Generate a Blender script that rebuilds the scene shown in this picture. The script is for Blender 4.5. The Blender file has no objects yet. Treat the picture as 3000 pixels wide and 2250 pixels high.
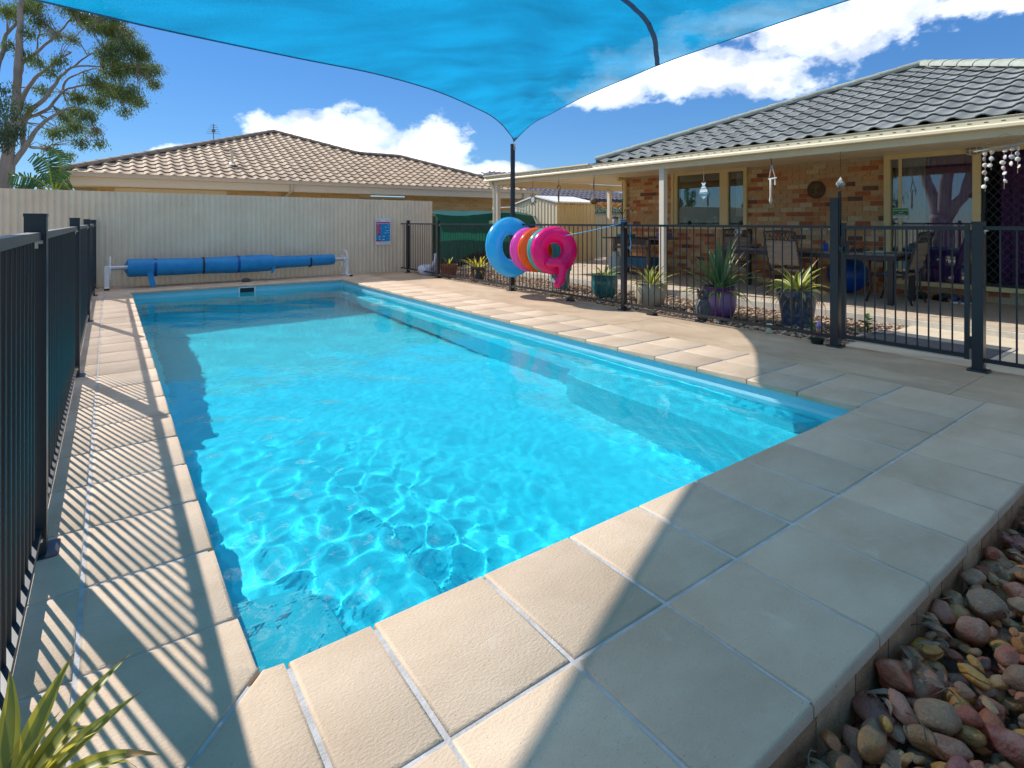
import bpy, math, random
from mathutils import Vector, Matrix, noise
rnd = random.Random(7)
PI = math.pi
R = math.radians
SC = bpy.context.scene
COL = SC.collection

# ------------------------------------------------------------------ camera, sky, sun, exposure
cam = bpy.data.cameras.new('camera'); CAM = bpy.data.objects.new('camera', cam); COL.objects.link(CAM)
cam.sensor_width = 36; cam.lens = 1626 / 3000 * 36; cam.shift_y = -(1125 - 649) / 3000
cam.clip_start = 0.02; cam.clip_end = 900
CAM.location = (0, 0, 1.25); CAM.rotation_euler = (PI / 2, 0, -R(36)); SC.camera = CAM

SUN_TO = Vector((-0.39, 1.194, 1.0)).normalized()
SUN_EL = math.asin(SUN_TO.z); SUN_AZ = math.atan2(SUN_TO.x, SUN_TO.y)

W = bpy.data.worlds.new('World'); SC.world = W; W.use_nodes = True
wt = W.node_tree


def node(nt, kind, **kw):
    n = nt.nodes.new(kind)
    for k, v in kw.items():
        if k.startswith('i_'):
            key = k[2:]
            key = int(key) if key.isdigit() else key
            if isinstance(v, bpy.types.NodeSocket):
                nt.links.new(v, n.inputs[key])
            else:
                n.inputs[key].default_value = v
        else:
            setattr(n, k, v)
    return n


def math_n(nt, op, a, b=None, c=None, clamp=False):
    n = nt.nodes.new('ShaderNodeMath'); n.operation = op; n.use_clamp = clamp
    for i, v in enumerate((a, b, c)):
        if v is None: continue
        if isinstance(v, bpy.types.NodeSocket): nt.links.new(v, n.inputs[i])
        else: n.inputs[i].default_value = v
    return n.outputs[0]


def mixc(nt, fac, a, b, mode='MIX'):
    n = nt.nodes.new('ShaderNodeMix'); n.data_type = 'RGBA'; n.blend_type = mode
    for i, v in ((0, fac), (6, a), (7, b)):
        if isinstance(v, bpy.types.NodeSocket): nt.links.new(v, n.inputs[i])
        else: n.inputs[i].default_value = v if i == 0 else ((*v, 1) if len(v) == 3 else v)
    return n.outputs[2]


def ramp(nt, fac, stops, interp='LINEAR'):
    n = nt.nodes.new('ShaderNodeValToRGB'); n.color_ramp.interpolation = interp
    e = n.color_ramp.elements
    while len(e) < len(stops): e.new(0.5)
    for q, (p, c) in zip(e, stops):
        q.position = p; q.color = (c, c, c, 1) if not hasattr(c, '__len__') else (*c, 1)
    nt.links.new(fac, n.inputs[0]); return n.outputs[0]


sky = wt.nodes.new('ShaderNodeTexSky'); sky.sky_type = 'NISHITA'; sky.sun_disc = False
sky.sun_elevation = SUN_EL; sky.sun_rotation = SUN_AZ
sky.altitude = 0; sky.air_density = 1.0; sky.dust_density = 0.0; sky.ozone_density = 3.0
bg = wt.nodes['Background']; bg.inputs[1].default_value = 0.15
gam = node(wt, 'ShaderNodeGamma', i_Gamma=0.55, i_Color=sky.outputs[0])
hsv = node(wt, 'ShaderNodeHueSaturation', i_Saturation=1.55, i_Value=0.51, i_Color=gam.outputs[0])
tcw = wt.nodes.new('ShaderNodeTexCoord'); sep = wt.nodes.new('ShaderNodeSeparateXYZ')
wt.links.new(tcw.outputs['Generated'], sep.inputs[0])
az = math_n(wt, 'MULTIPLY', math_n(wt, 'ARCTAN2', sep.outputs[0], sep.outputs[1]), 180 / PI)
el = math_n(wt, 'MULTIPLY', math_n(wt, 'ARCSINE', sep.outputs[2]), 180 / PI)
BLOBS = [(18.5, 8.2, 8, 3.2), (28, 8.0, 5.5, 2.7), (12.5, 6.8, 5, 1.8), (23, 6.4, 11, 1.8), (35, 5.3, 5, 1.2),
         (52, 14.5, 10, 3.2), (58, 14.0, 8, 2.8), (66, 16.8, 10, 2.6), (78, 17.0, 10, 2.2), (60, 18.5, 9, 2.2),
         (46, 12.8, 6, 2.0), (7.5, 6.2, 4, 1.2),
         (-40, 14, 14, 4), (-75, 16, 16, 5), (-110, 12, 18, 5), (-145, 14, 16, 5), (150, 14, 14, 5), (118, 13, 14, 4)]  # last row: clouds out of view, added for white fill light
mx = None
for (a0, e0, ra, re) in BLOBS:
    da = math_n(wt, 'MULTIPLY', math_n(wt, 'SUBTRACT', az, a0), 1 / ra)
    de = math_n(wt, 'MULTIPLY', math_n(wt, 'SUBTRACT', el, e0), 1 / re)
    q = math_n(wt, 'SUBTRACT', 1.0, math_n(wt, 'SQRT', math_n(wt, 'ADD', math_n(wt, 'MULTIPLY', da, da), math_n(wt, 'MULTIPLY', de, de))))
    mx = q if mx is None else math_n(wt, 'SMOOTH_MAX', mx, q, 0.25)
# higher up, unseen broken cloud added for white fill light, about half cover
dirv = node(wt, 'ShaderNodeVectorMath', operation='MULTIPLY', i_0=tcw.outputs['Generated'], i_1=(1.0, 1.0, 1.6))
nb = node(wt, 'ShaderNodeTexNoise', i_Scale=2.3, i_Detail=3.0, i_Roughness=0.5, i_Vector=dirv.outputs[0])
high = math_n(wt, 'MULTIPLY_ADD', math_n(wt, 'SUBTRACT', nb.outputs[0], 0.49), 6.0, -0.05)
high = math_n(wt, 'ADD', high, math_n(wt, 'MULTIPLY', ramp(wt, math_n(wt, 'MULTIPLY', el, 1 / 90), [(0.23, 1.0), (0.36, 0.0)]), -5.0))
mx = math_n(wt, 'MAXIMUM', mx, high)
nz = node(wt, 'ShaderNodeTexNoise', i_Scale=10.5, i_Detail=9.0, i_Roughness=0.6, i_Vector=dirv.outputs[0])
dens = math_n(wt, 'ADD', mx, math_n(wt, 'MULTIPLY', math_n(wt, 'SUBTRACT', nz.outputs[0], 0.5), 2.3))
cover = ramp(wt, dens, [(0.0, 0.0), (0.30, 0.42), (0.80, 1.0)], 'EASE')
nz2 = node(wt, 'ShaderNodeTexNoise', i_Scale=9.0, i_Detail=6.0, i_Vector=node(wt, 'ShaderNodeVectorMath', operation='ADD', i_0=dirv.outputs[0], i_1=(0.0, 0.0, 0.04)).outputs[0])
ccol = ramp(wt, nz2.outputs[0], [(0.36, (2.3, 2.35, 2.5)), (0.64, (5.2, 5.1, 4.95))])
skyb = mixc(wt, 1.0, hsv.outputs[0], (0.49, 0.77, 1.14), 'MULTIPLY')
skyc = mixc(wt, cover, skyb, ccol)
wt.links.new(skyc, bg.inputs[0])

sun = bpy.data.lights.new('sun', 'SUN'); SUN = bpy.data.objects.new('sun', sun); COL.objects.link(SUN)
sun.energy = 2.05; sun.angle = R(0.5); sun.color = (1.0, 0.965, 0.91)
SUN.rotation_euler = (-SUN_TO).to_track_quat('-Z', 'Y').to_euler(); SUN.location = (-10, 30, 26)
sun.cycles.is_caustics_light = True        # lets Cycles focus sunlight through the pool water

vs = SC.view_settings
vs.view_transform = 'Standard'; vs.look = 'None'; vs.gamma = 1; vs.exposure = 1.7; vs.use_curve_mapping = False
SC.render.engine = 'CYCLES'
SC.cycles.use_denoising = True
SC.cycles.sample_clamp_indirect = 6
SC.cycles.max_bounces = 10; SC.cycles.transmission_bounces = 8; SC.cycles.transparent_max_bounces = 12

# ------------------------------------------------------------------ materials
MATS = {}


def pm(name, c1, c2=None, scale=6.0, rough=0.6, bump=0.0, bscale=60.0, metal=0.0, spec=0.5, rand=0.0, ramp_pos=(0.35, 0.65),
       coat=0.0, stretch=None, island=False, detail=4.0, specks=None, hue=0.0):
    """Principled material with world-space noise colour, optional per-object variation and fine relief."""
    if name in MATS: return MATS[name]
    m = bpy.data.materials.new(name); m.use_nodes = True; nt = m.node_tree; b = nt.nodes['Principled BSDF']
    geo = nt.nodes.new('ShaderNodeNewGeometry'); pos = geo.outputs['Position']
    if stretch:
        pos = node(nt, 'ShaderNodeVectorMath', operation='MULTIPLY', i_0=pos, i_1=stretch).outputs[0]
    col = None
    if c2 is not None:
        n = node(nt, 'ShaderNodeTexNoise', i_Scale=scale, i_Detail=detail, i_Roughness=0.6, i_Vector=pos)
        f = ramp(nt, n.outputs[0], [(ramp_pos[0], 0.0), (ramp_pos[1], 1.0)])
        col = mixc(nt, f, c1, c2)
    if specks:
        sscale, sth, scol = specks
        n = node(nt, 'ShaderNodeTexNoise', i_Scale=sscale, i_Detail=2.0, i_Vector=pos)
        f = ramp(nt, n.outputs[0], [(sth, 0.0), (sth + 0.05, 1.0)])
        col = mixc(nt, f, col if col is not None else c1, scol)
    if rand or hue:
        src = geo.outputs['Random Per Island'] if island else nt.nodes.new('ShaderNodeObjectInfo').outputs['Random']
        v = math_n(nt, 'MULTIPLY_ADD', src, rand, 1 - rand / 2)
        h = math_n(nt, 'MULTIPLY_ADD', math_n(nt, 'FRACT', math_n(nt, 'MULTIPLY', src, 7.13)), hue, 0.5 - hue / 2)
        hs = node(nt, 'ShaderNodeHueSaturation', i_Value=v, i_Hue=h)
        if col is not None: nt.links.new(col, hs.inputs['Color'])
        else: hs.inputs['Color'].default_value = (*c1, 1)
        col = hs.outputs[0]
    if col is not None: nt.links.new(col, b.inputs['Base Color'])
    else: b.inputs['Base Color'].default_value = (*c1, 1)
    b.inputs['Roughness'].default_value = rough; b.inputs['Metallic'].default_value = metal
    b.inputs['Specular IOR Level'].default_value = spec; b.inputs['Coat Weight'].default_value = coat
    b.inputs['Coat Roughness'].default_value = 0.08
    if bump:
        n = node(nt, 'ShaderNodeTexNoise', i_Scale=bscale, i_Detail=5.0, i_Roughness=0.65, i_Vector=pos)
        bp = node(nt, 'ShaderNodeBump', i_Strength=bump, i_Distance=0.02, i_Height=n.outputs[0])
        nt.links.new(bp.outputs[0], b.inputs['Normal'])
    MATS[name] = m
    return m


def glass_mat(name, tint=(0.9, 0.95, 0.95), trans=0.75, rough=0.0):
    """thin window pane: see-through sheet with fresnel reflection"""
    m = bpy.data.materials.new(name); m.use_nodes = True; nt = m.node_tree; nt.nodes.clear()
    out = nt.nodes.new('ShaderNodeOutputMaterial')
    t = node(nt, 'ShaderNodeBsdfTransparent', i_Color=(tint[0] * trans, tint[1] * trans, tint[2] * trans, 1))
    g = node(nt, 'ShaderNodeBsdfGlossy', i_Roughness=rough, i_Color=(1, 1, 1, 1))
    lw = node(nt, 'ShaderNodeFresnel', i_IOR=1.5)
    f = math_n(nt, 'MULTIPLY_ADD', lw.outputs[0], 1.6, 0.05, clamp=True)
    mx_ = nt.nodes.new('ShaderNodeMixShader'); nt.links.new(f, mx_.inputs[0])
    nt.links.new(t.outputs[0], mx_.inputs[1]); nt.links.new(g.outputs[0], mx_.inputs[2]); nt.links.new(mx_.outputs[0], out.inputs[0])
    return m


# ------------------------------------------------------------------ mesh building
class MB:
    def __init__(s): s.v = []; s.f = []; s.mi = []; s.m = 0

    def add(s, vs, fs, m=None):
        o = len(s.v); s.v += [tuple(p) for p in vs]
        for f in fs: s.f.append(tuple(i + o for i in f)); s.mi.append(s.m if m is None else m)
        return s

    def box(s, a, b, m=None):
        x0, y0, z0 = a; x1, y1, z1 = b
        return s.add([(x0, y0, z0), (x1, y0, z0), (x1, y1, z0), (x0, y1, z0), (x0, y0, z1), (x1, y0, z1), (x1, y1, z1), (x0, y1, z1)],
                     [(3, 2, 1, 0), (4, 5, 6, 7), (0, 1, 5, 4), (1, 2, 6, 5), (2, 3, 7, 6), (3, 0, 4, 7)], m)

    def bar(s, p, q, w, h, up=(0, 0, 1), m=None):
        """rectangular bar from p to q; w across, h along 'up'"""
        p = Vector(p); q = Vector(q); d = (q - p).normalized(); u = Vector(up)
        a = d.cross(u)
        if a.length < 1e-4: a = d.cross(Vector((1, 0, 0)))
        a.normalize(); u = a.cross(d).normalized()
        c = [a * (sx * w / 2) + u * (sz * h / 2) for sx, sz in ((-1, -1), (1, -1), (1, 1), (-1, 1))]
        return s.add([p + k for k in c] + [q + k for k in c],
                     [(0, 1, 2, 3), (7, 6, 5, 4), (0, 4, 5, 1), (1, 5, 6, 2), (2, 6, 7, 3), (3, 7, 4, 0)], m)

    def tube(s, pts, rad, n=8, cap=True, m=None, closed=False):
        pts = [Vector(p) for p in pts]; k = len(pts)
        rad = [rad] * k if not hasattr(rad, '__len__') else rad
        o = len(s.v); ref = None
        for i, p in enumerate(pts):
            a = pts[(i - 1) % k] if (closed or i > 0) else p
            b = pts[(i + 1) % k] if (closed or i < k - 1) else p
            t = (b - a).normalized()
            if ref is None:
                ref = t.orthogonal().normalized()
            else:
                ref = (ref - t * ref.dot(t)); ref = ref.normalized() if ref.length > 1e-6 else t.orthogonal().normalized()
            bi = t.cross(ref)
            for j in range(n):
                an = 2 * PI * j / n
                s.v.append(tuple(p + (ref * math.cos(an) + bi * math.sin(an)) * rad[i]))
        mm = s.m if m is None else m
        for i in range(k if closed else k - 1):
            for j in range(n):
                i2 = (i + 1) % k
                s.f.append((o + i * n + j, o + i * n + (j + 1) % n, o + i2 * n + (j + 1) % n, o + i2 * n + j)); s.mi.append(mm)
        if cap and not closed:
            s.f.append(tuple(o + j for j in reversed(range(n)))); s.mi.append(mm)
            s.f.append(tuple(o + (k - 1) * n + j for j in range(n))); s.mi.append(mm)
        return s

    def lathe(s, prof, n=24, c=(0, 0, 0), m=None, sq=(1, 1)):
        """profile of (r, z) turned about the z axis at c"""
        o = len(s.v); mm = s.m if m is None else m
        for r, z in prof:
            for j in range(n):
                an = 2 * PI * j / n
                s.v.append((c[0] + r * math.cos(an) * sq[0], c[1] + r * math.sin(an) * sq[1], c[2] + z))
        for i in range(len(prof) - 1):
            for j in range(n):
                s.f.append((o + i * n + j, o + i * n + (j + 1) % n, o + (i + 1) * n + (j + 1) % n, o + (i + 1) * n + j)); s.mi.append(mm)
        for i, rev in ((0, True), (len(prof) - 1, False)):
            if prof[i][0] > 1e-4:
                q = [o + i * n + j for j in range(n)]
                s.f.append(tuple(reversed(q)) if rev else tuple(q)); s.mi.append(mm)
        return s

    def slab(s, poly, z0, z1, c=0.006, m=None):
        """flat tile: polygon (counter-clockwise) extruded, its top edge rounded in two steps"""
        n = len(poly); P = [Vector((x, y)) for x, y in poly]

        def inset(d):
            out = []
            for i in range(n):
                a, b, e = P[i - 1], P[i], P[(i + 1) % n]
                d1 = (b - a).normalized(); d2 = (e - b).normalized()
                n1 = Vector((-d1.y, d1.x)); n2 = Vector((-d2.y, d2.x)); w = n1 + n2
                w = w / max(0.3, (1 + n1.dot(n2)))
                out.append(b + w * d)
            return out
        rings = [(P, z0), (P, z1 - c), (inset(c * 0.3), z1 - c * 0.3), (inset(c), z1)]
        o = len(s.v)
        for q, z in rings: s.v += [(p.x, p.y, z) for p in q]
        mm = s.m if m is None else m
        for k in range(3):
            for i in range(n):
                s.f.append((o + k * n + i, o + k * n + (i + 1) % n, o + (k + 1) * n + (i + 1) % n, o + (k + 1) * n + i)); s.mi.append(mm)
        s.f.append(tuple(o + 3 * n + i for i in range(n))); s.mi.append(mm)
        s.f.append(tuple(o + i for i in reversed(range(n)))); s.mi.append(mm)
        return s

    def grid(s, fn, nu, nv, m=None):
        o = len(s.v); mm = s.m if m is None else m
        for j in range(nv + 1):
            for i in range(nu + 1): s.v.append(tuple(fn(i / nu, j / nv)))
        for j in range(nv):
            for i in range(nu):
                a = o + j * (nu + 1) + i; s.f.append((a, a + 1, a + nu + 2, a + nu + 1)); s.mi.append(mm)
        return s

    def mesh(s, name, mats, smooth=False, auto=None):
        me = bpy.data.meshes.new(name); me.from_pydata(s.v, [], s.f)
        for m in (mats if isinstance(mats, (list, tuple)) else [mats]): me.materials.append(m)
        if any(s.mi): me.polygons.foreach_set('material_index', s.mi)
        if smooth or auto:
            me.shade_smooth()
            if auto:
                import bmesh
                bm = bmesh.new(); bm.from_mesh(me)
                for e in bm.edges:
                    if len(e.link_faces) == 2 and e.calc_face_angle(0) > R(auto): e.smooth = False
                bm.to_mesh(me); bm.free()
        me.update(); return me

    def build(s, name, mats, parent=None, smooth=False, auto=None, loc=None, rot=None):
        return link(name, s.mesh(name, mats, smooth, auto), parent, loc, rot)


def link(name, data, parent=None, loc=None, rot=None):
    o = bpy.data.objects.new(name, data); COL.objects.link(o)
    if parent is not None: o.parent = parent
    if loc is not None: o.location = loc
    if rot is not None: o.rotation_euler = rot
    return o


def tag(o, label=None, cat=None, group=None, kind=None):
    if label: o['label'] = label
    if cat: o['category'] = cat
    if group: o['group'] = group
    if kind: o['kind'] = kind
    return o


def thing(name, label, cat, loc=(0, 0, 0), rz=0.0, group=None):
    return tag(link(name, None, None, loc, (0, 0, rz)), label, cat, group)


def struct(name, mb, mat, smooth=False, label=None):
    return tag(mb.build(name, mat, None, smooth), label, None, None, 'structure')


def lettering(text, size, mat, parent, loc, rot, align='LEFT', name='lettering'):
    cu = bpy.data.curves.new(name, 'FONT'); cu.body = text; cu.size = size; cu.extrude = 0.0006; cu.align_x = align
    cu.materials.append(mat)
    tmp = bpy.data.objects.new(name, cu); COL.objects.link(tmp); bpy.context.view_layer.update()
    me = bpy.data.meshes.new_from_object(tmp.evaluated_get(bpy.context.evaluated_depsgraph_get()))
    bpy.data.objects.remove(tmp); bpy.data.curves.remove(cu)
    o = link(name, me, parent, loc, rot); o['kind'] = 'stuff'
    return o
# ------------------------------------------------------------------ shared materials
M_TILE = pm('sandstone_tile', (0.46, 0.32, 0.205), (0.60, 0.445, 0.31), 1.7, 0.78, 0.30, 80, rand=0.17, stretch=(1.0, 1.7, 1), detail=8.0, ramp_pos=(0.28, 0.68), specks=(150, 0.675, (0.27, 0.17, 0.09)))
M_GROUT = pm('pale_grout', (0.52, 0.48, 0.46), (0.40, 0.365, 0.34), 14, 0.9, 0.3, 90)
M_CONC = pm('broomed_concrete', (0.40, 0.275, 0.17), (0.50, 0.36, 0.235), 1.7, 0.85, 0.3, 120, specks=(90, 0.68, (0.30, 0.22, 0.15)))
M_CONC2 = pm('pale_concrete_path', (0.58, 0.49, 0.36), (0.50, 0.41, 0.29), 2.5, 0.85, 0.2, 120)
M_AGG = pm('exposed_aggregate', (0.44, 0.35, 0.26), (0.55, 0.45, 0.33), 3, 0.85, 0.5, 140, specks=(120, 0.6, (0.30, 0.22, 0.15)))
M_SOIL = pm('dark_soil', (0.09, 0.06, 0.04), (0.16, 0.11, 0.07), 12, 0.95, 0.6, 60)
M_GROUND = pm('dry_ground', (0.20, 0.19, 0.09), (0.28, 0.23, 0.13), 1.2, 0.95, 0.4, 30)
M_POOL = pm('fibreglass_shell', (0.34, 0.66, 0.74), (0.38, 0.70, 0.77), 3.0, 0.35, 0.0, specks=(150, 0.60, (0.29, 0.61, 0.71)))
M_FENCE = pm('charcoal_powder_coat', (0.017, 0.021, 0.026), None, rough=0.32, spec=0.5)
M_STEEL = pm('bright_steel', (0.62, 0.62, 0.62), None, rough=0.3, metal=0.9)
M_CREAM = pm('cream_colour_steel', (0.82, 0.67, 0.48), (0.75, 0.60, 0.42), 2, 0.45, rand=0.04)
M_TRIM = pm('cream_trim', (0.80, 0.68, 0.46), (0.75, 0.63, 0.42), 3, 0.45)
M_YEL = pm('primrose_aluminium', (0.74, 0.58, 0.27), None, rough=0.4)
M_WHITE = pm('white_paint', (0.78, 0.78, 0.76), None, rough=0.45)
M_BLACK = pm('black_plastic', (0.012, 0.012, 0.013), None, rough=0.45)
M_ALU = pm('brushed_aluminium', (0.55, 0.55, 0.58), None, rough=0.35, metal=0.7)

# ------------------------------------------------------------------ ground, deck, paths
PX0, PX1, PY0, PY1 = 0.332, 4.09, 1.66, 11.90        # inner edge of the coping
SX0, SX1, SY0, SY1 = 0.305, 4.12, 1.63, 11.93        # pool shell walls
WZ = -0.135                                           # water level


def frame_sheet(mb, o, i, z):
    (a0, b0, a1, b1), (c0, d0, c1, d1) = o, i
    mb.add([(a0, b0, z), (a1, b0, z), (a1, b1, z), (a0, b1, z), (c0, d0, z), (c1, d0, z), (c1, d1, z), (c0, d1, z)],
           [(0, 1, 5, 4), (1, 2, 6, 5), (2, 3, 7, 6), (3, 0, 4, 7)])


g = MB(); frame_sheet(g, (-300, -300, 300, 500), (SX0 - .12, SY0 - .12, SX1 + .12, SY1 + .12), -0.24); struct('ground', g, M_GROUND)

# bed of mortar under the tiles: a solid kerb with a brick-coloured edge towards the stones
deck = MB()
M_EDGE = pm('brick_base_course', (0.34, 0.23, 0.145), (0.22, 0.14, 0.09), 9, 0.9, 0.6, 70)
frame_sheet(deck, (-0.235, 0.715, 4.915, 13.06), (SX0, SY0, SX1, SY1), -0.0065)
o_ = (-0.225, 0.722, 4.912, 13.06)
deck.add([(o_[0], o_[1], -.3), (o_[2], o_[1], -.3), (o_[2], o_[1], -.01), (o_[0], o_[1], -.01), (o_[0], o_[3], -.3), (o_[0], o_[3], -.01)],
         [(0, 1, 2, 3), (4, 0, 3, 5)], 1)
DECK = tag(deck.build('pool_deck', [M_GROUT, M_EDGE]), 'sandstone coloured tiled deck around the pool', None, None, 'structure')


def tile(poly, z1=0.0, c=0.010):
    dz = rnd.uniform(-.0012, .0012)
    return MB().slab(poly, -0.04, z1 + dz, c).build('tile', M_TILE, DECK, auto=50)


G = 0.0042
def rect(x0, x1, y0, y1): return [(x0 + G, y0 + G), (x1 - G, y0 + G), (x1 - G, y1 - G), (x0 + G, y1 - G)]


# near side, two rows
XJ = [0.665 + 0.4075 * k for k in range(0, 10)]
for a, b in zip([0.41] + XJ[:-1], XJ):
    b2 = b
    if b > 4.05: continue
    tile(rect(a, b2, 1.176, PY0), c=0.014); tile(rect(a, b2, 0.700, 1.176))
a = max(x for x in XJ if x <= 4.05)
tile(rect(a, 4.335, 1.176, PY0 - .002)); tile(rect(a, 4.335, 0.700, 1.176))
tile(rect(4.335, 4.92, 0.700, 1.176)); tile(rect(4.335, 4.92, 1.176, PY0 - .002))
# near left corner: mitred pair round the rounded inner corner
arc = [(PX0 + .055 - .055 * math.cos(t), PY0 + .055 - .055 * math.sin(t)) for t in (0, PI / 6, PI / 4)]
arc2 = [(PX0 + .055 - .055 * math.cos(t), PY0 + .055 - .055 * math.sin(t)) for t in (PI / 4, PI / 3, PI / 2)]
cx, cy = arc[-1]
tile([(-0.075 + G, cy - (cx + .075)), (cx - G * 1.2, cy), (arc[1][0] - .001, arc[1][1]), (PX0, 1.93), (-0.075 + G, 1.93)], c=0.012)
tile([(cx, cy - G * 1.6), (-0.075 + G * 2.2, cy - (cx + .075) - G * 1.2), (-0.075 + G * 2, 1.176 + G), (0.41 - G, 1.176 + G), (0.41 - G, PY0), (arc2[1][0], arc2[1][1] - .002)], c=0.012)
tile(rect(-0.075, 0.41, 0.700, 1.176)); tile(rect(-0.235, -0.075, 0.700, 1.176)); tile(rect(-0.235, -0.075, 1.176, 1.55)); tile(rect(-0.235, -0.075, 1.55, 1.93))
# left side
y = 1.93
while y < 11.6:
    y2 = min(y + 0.462, 11.90)
    if 11.9 - y2 < .2: y2 = 11.90
    tile(rect(-0.075, PX0, y, y2), c=0.014); tile(rect(-0.235, -0.075, y, y2)); y = y2
# right side, two columns
y = 1.66
ys = [1.66, 2.07, 2.47] + [2.47 + .46 * k for k in range(1, 21)]
ys = [q for q in ys if q < 11.7] + [11.90]
for a, b in zip(ys, ys[1:]):
    tile(rect(PX1, 4.505, a, b), c=0.014); tile(rect(4.505, 4.92, a + rnd.uniform(-.004, .004), b))
# far side, three rows
xs = [-0.235] + [-0.075 + .455 * k for k in range(0, 11)] + [4.92]
for a, b in zip(xs, xs[1:]):
    for c0, c1 in ((11.90, 12.36), (12.36, 12.82), (12.82, 13.05)): tile(rect(a, b, c0, c1), c=.012)

# concrete path between coping and fence, with control joints; path strip beyond the fence up to the patio
p = MB()
p.box((4.926, -6.0, -0.2), (6.06, 1.40, -0.012)); p.box((4.926, 1.404, -0.2), (6.06, 4.75, -0.012))
p.box((4.926, 4.758, -0.2), (6.06, 8.6, -0.012)); p.box((4.926, 8.608, -0.2), (6.06, 13.05, -0.012))
struct('concrete_path', p, M_CONC)
p = MB(); p.box((6.064, -6, -0.2), (7.93, 2.60, -0.016)); struct('gate_path', p, M_CONC2)
p = MB(); p.box((7.96, -6, -0.2), (14, 13.2, 0.055)); p.box((7.90, -6, -0.2), (7.957, 13.2, 0.05), 1)
struct('patio_slab', p, [M_AGG, pm('white_slab_edge', (0.62, 0.56, 0.46), (0.5, 0.44, 0.35), 8, .8)])
p = MB(); p.box((6.062, 2.604, -0.2), (7.898, 13.2, -0.06)); struct('garden_bed', p, M_SOIL)
p = MB(); p.box((-6, -2, -0.2), (-0.24, 13.05, -0.10)); struct('side_path', p, pm('pale_side_path', (0.55, 0.47, 0.36), (0.45, 0.38, 0.28), 2, .9))

# ------------------------------------------------------------------ pool: shell, steps, bench, skimmer, water
POOL = thing('swimming_pool', 'rectangular blue fibreglass pool filled with clear rippled water', 'pool', (2.2, 6.8, 0))
POOL.location = (0, 0, 0)
D0, D1 = -1.15, -1.75
sh = MB()
rr = 0.07


def rrect(x0, x1, y0, y1, r, n=5):
    out = []
    for cx_, cy_, t0 in ((x1 - r, y0 + r, -PI / 2), (x1 - r, y1 - r, 0), (x0 + r, y1 - r, PI / 2), (x0 + r, y0 + r, PI)):
        for i in range(n + 1):
            t = t0 + PI / 2 * i / n; out.append((cx_ + r * math.cos(t), cy_ + r * math.sin(t)))
    return out


ring = rrect(SX0, SX1, SY0, SY1, rr); n_ = len(ring)
ring2 = rrect(SX0 + .10, SX1 - .10, SY0 + .10, SY1 - .10, rr)


def zf(y): return D0 + (D1 - D0) * min(1, max(0, (y - 4.5) / 4.0))


vsx = [(x, y, -0.02) for x, y in ring] + [(x, y, WZ - .14) for x, y in ring] + [(x + (.018 if x < 2 else -.018), y + (.018 if y < 5 else -.018), WZ - .15) for x, y in ring] \
    + [(x, y, zf(y) + .12) for x, y in ring2] + [(x + (.10 if x < 2 else -.10), y + (.1 if y < 5 else -.1), zf(y)) for x, y in ring2]
fcs = []
for k in range(4):
    for i in range(n_): fcs.append((k * n_ + (i + 1) % n_, k * n_ + i, (k + 1) * n_ + i, (k + 1) * n_ + (i + 1) % n_))
sh.add(vsx, fcs)
xa, xb = SX0 + .2, SX1 - .2
yy = [SY0 + .2, 4.5, 6.5, 8.5, SY1 - .2]
# floor strips reach just under the wall foot
sh.add([(x, y, zf(y) - .001) for y in [SY0 + .1] + yy + [SY1 - .1] for x in (SX0 + .1, SX1 - .1)], [(2 * i, 2 * i + 1, 2 * i + 3, 2 * i + 2) for i in range(6)])
shell = sh.build('shell', M_POOL, POOL, auto=40); shell.cycles.is_caustics_receiver = True


M_WET = pm('wet_step_grip', (0.40, 0.50, 0.57), (0.46, 0.56, 0.63), 14, 0.6, 0.3, 160, specks=(130, 0.56, (0.50, 0.54, 0.60)))


def step_block(name, poly, z1, c=.03):
    o = MB().slab(poly, -1.3, z1, c).build(name, M_WET if name == 'top_step' else M_POOL, POOL, auto=40); o.cycles.is_caustics_receiver = True; return o


step_block('top_step', [(SX0 + .02, SY0 + .01), (.66, SY0 + .01), (.66, 2.02), (.64, 2.12), (.585, 2.19), (.50, 2.225), (SX0 + .02, 2.255)], WZ - .024)
step_block('second_step', [(SX0 + .015, SY0 + .005), (1.16, SY0 + .005), (1.14, 2.9), (1.10, 3.5), (1.02, 3.85), (.86, 4.08), (.66, 4.2), (SX0 + .015, 4.22)], -0.50)
step_block('third_step', [(SX0 + .012, SY0 + .006), (1.62, SY0 + .006), (1.58, 2.9), (1.45, 4.0), (1.2, 4.5), (.8, 4.7), (SX0 + .012, 4.75)], -0.84)
step_block('bench', [(3.52, SY0 + .015), (SX1 - .012, SY0 + .015), (SX1 - .012, 4.15), (3.74, 4.15), (3.60, 4.05), (3.54, 3.85)], -0.44)
step_block('seat_step', [(3.90, 2.0), (SX1 - .014, 1.9), (SX1 - .014, 2.6), (3.98, 2.6), (3.92, 2.5)], -0.24)
step_block('ledge', [(3.84, 4.151), (SX1 - .012, 4.151), (SX1 - .012, SY1 - .02), (3.84, SY1 - .02)], -0.62)
sk = MB()
sk.box((2.05, 11.905, -0.005 - .03), (2.36, 11.935, -0.055)); sk.box((2.05, 11.905, -0.2), (2.075, 11.935, -0.055)); sk.box((2.335, 11.905, -0.2), (2.36, 11.935, -0.055))
sk.box((2.05, 11.905, -0.24), (2.36, 11.935, -0.2))
skf = sk.build('skimmer_frame', M_WHITE, POOL)
MB().box((2.075, 11.924, -.2), (2.335, 11.934, -.055)).build('skimmer_mouth', M_BLACK, skf)

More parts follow.
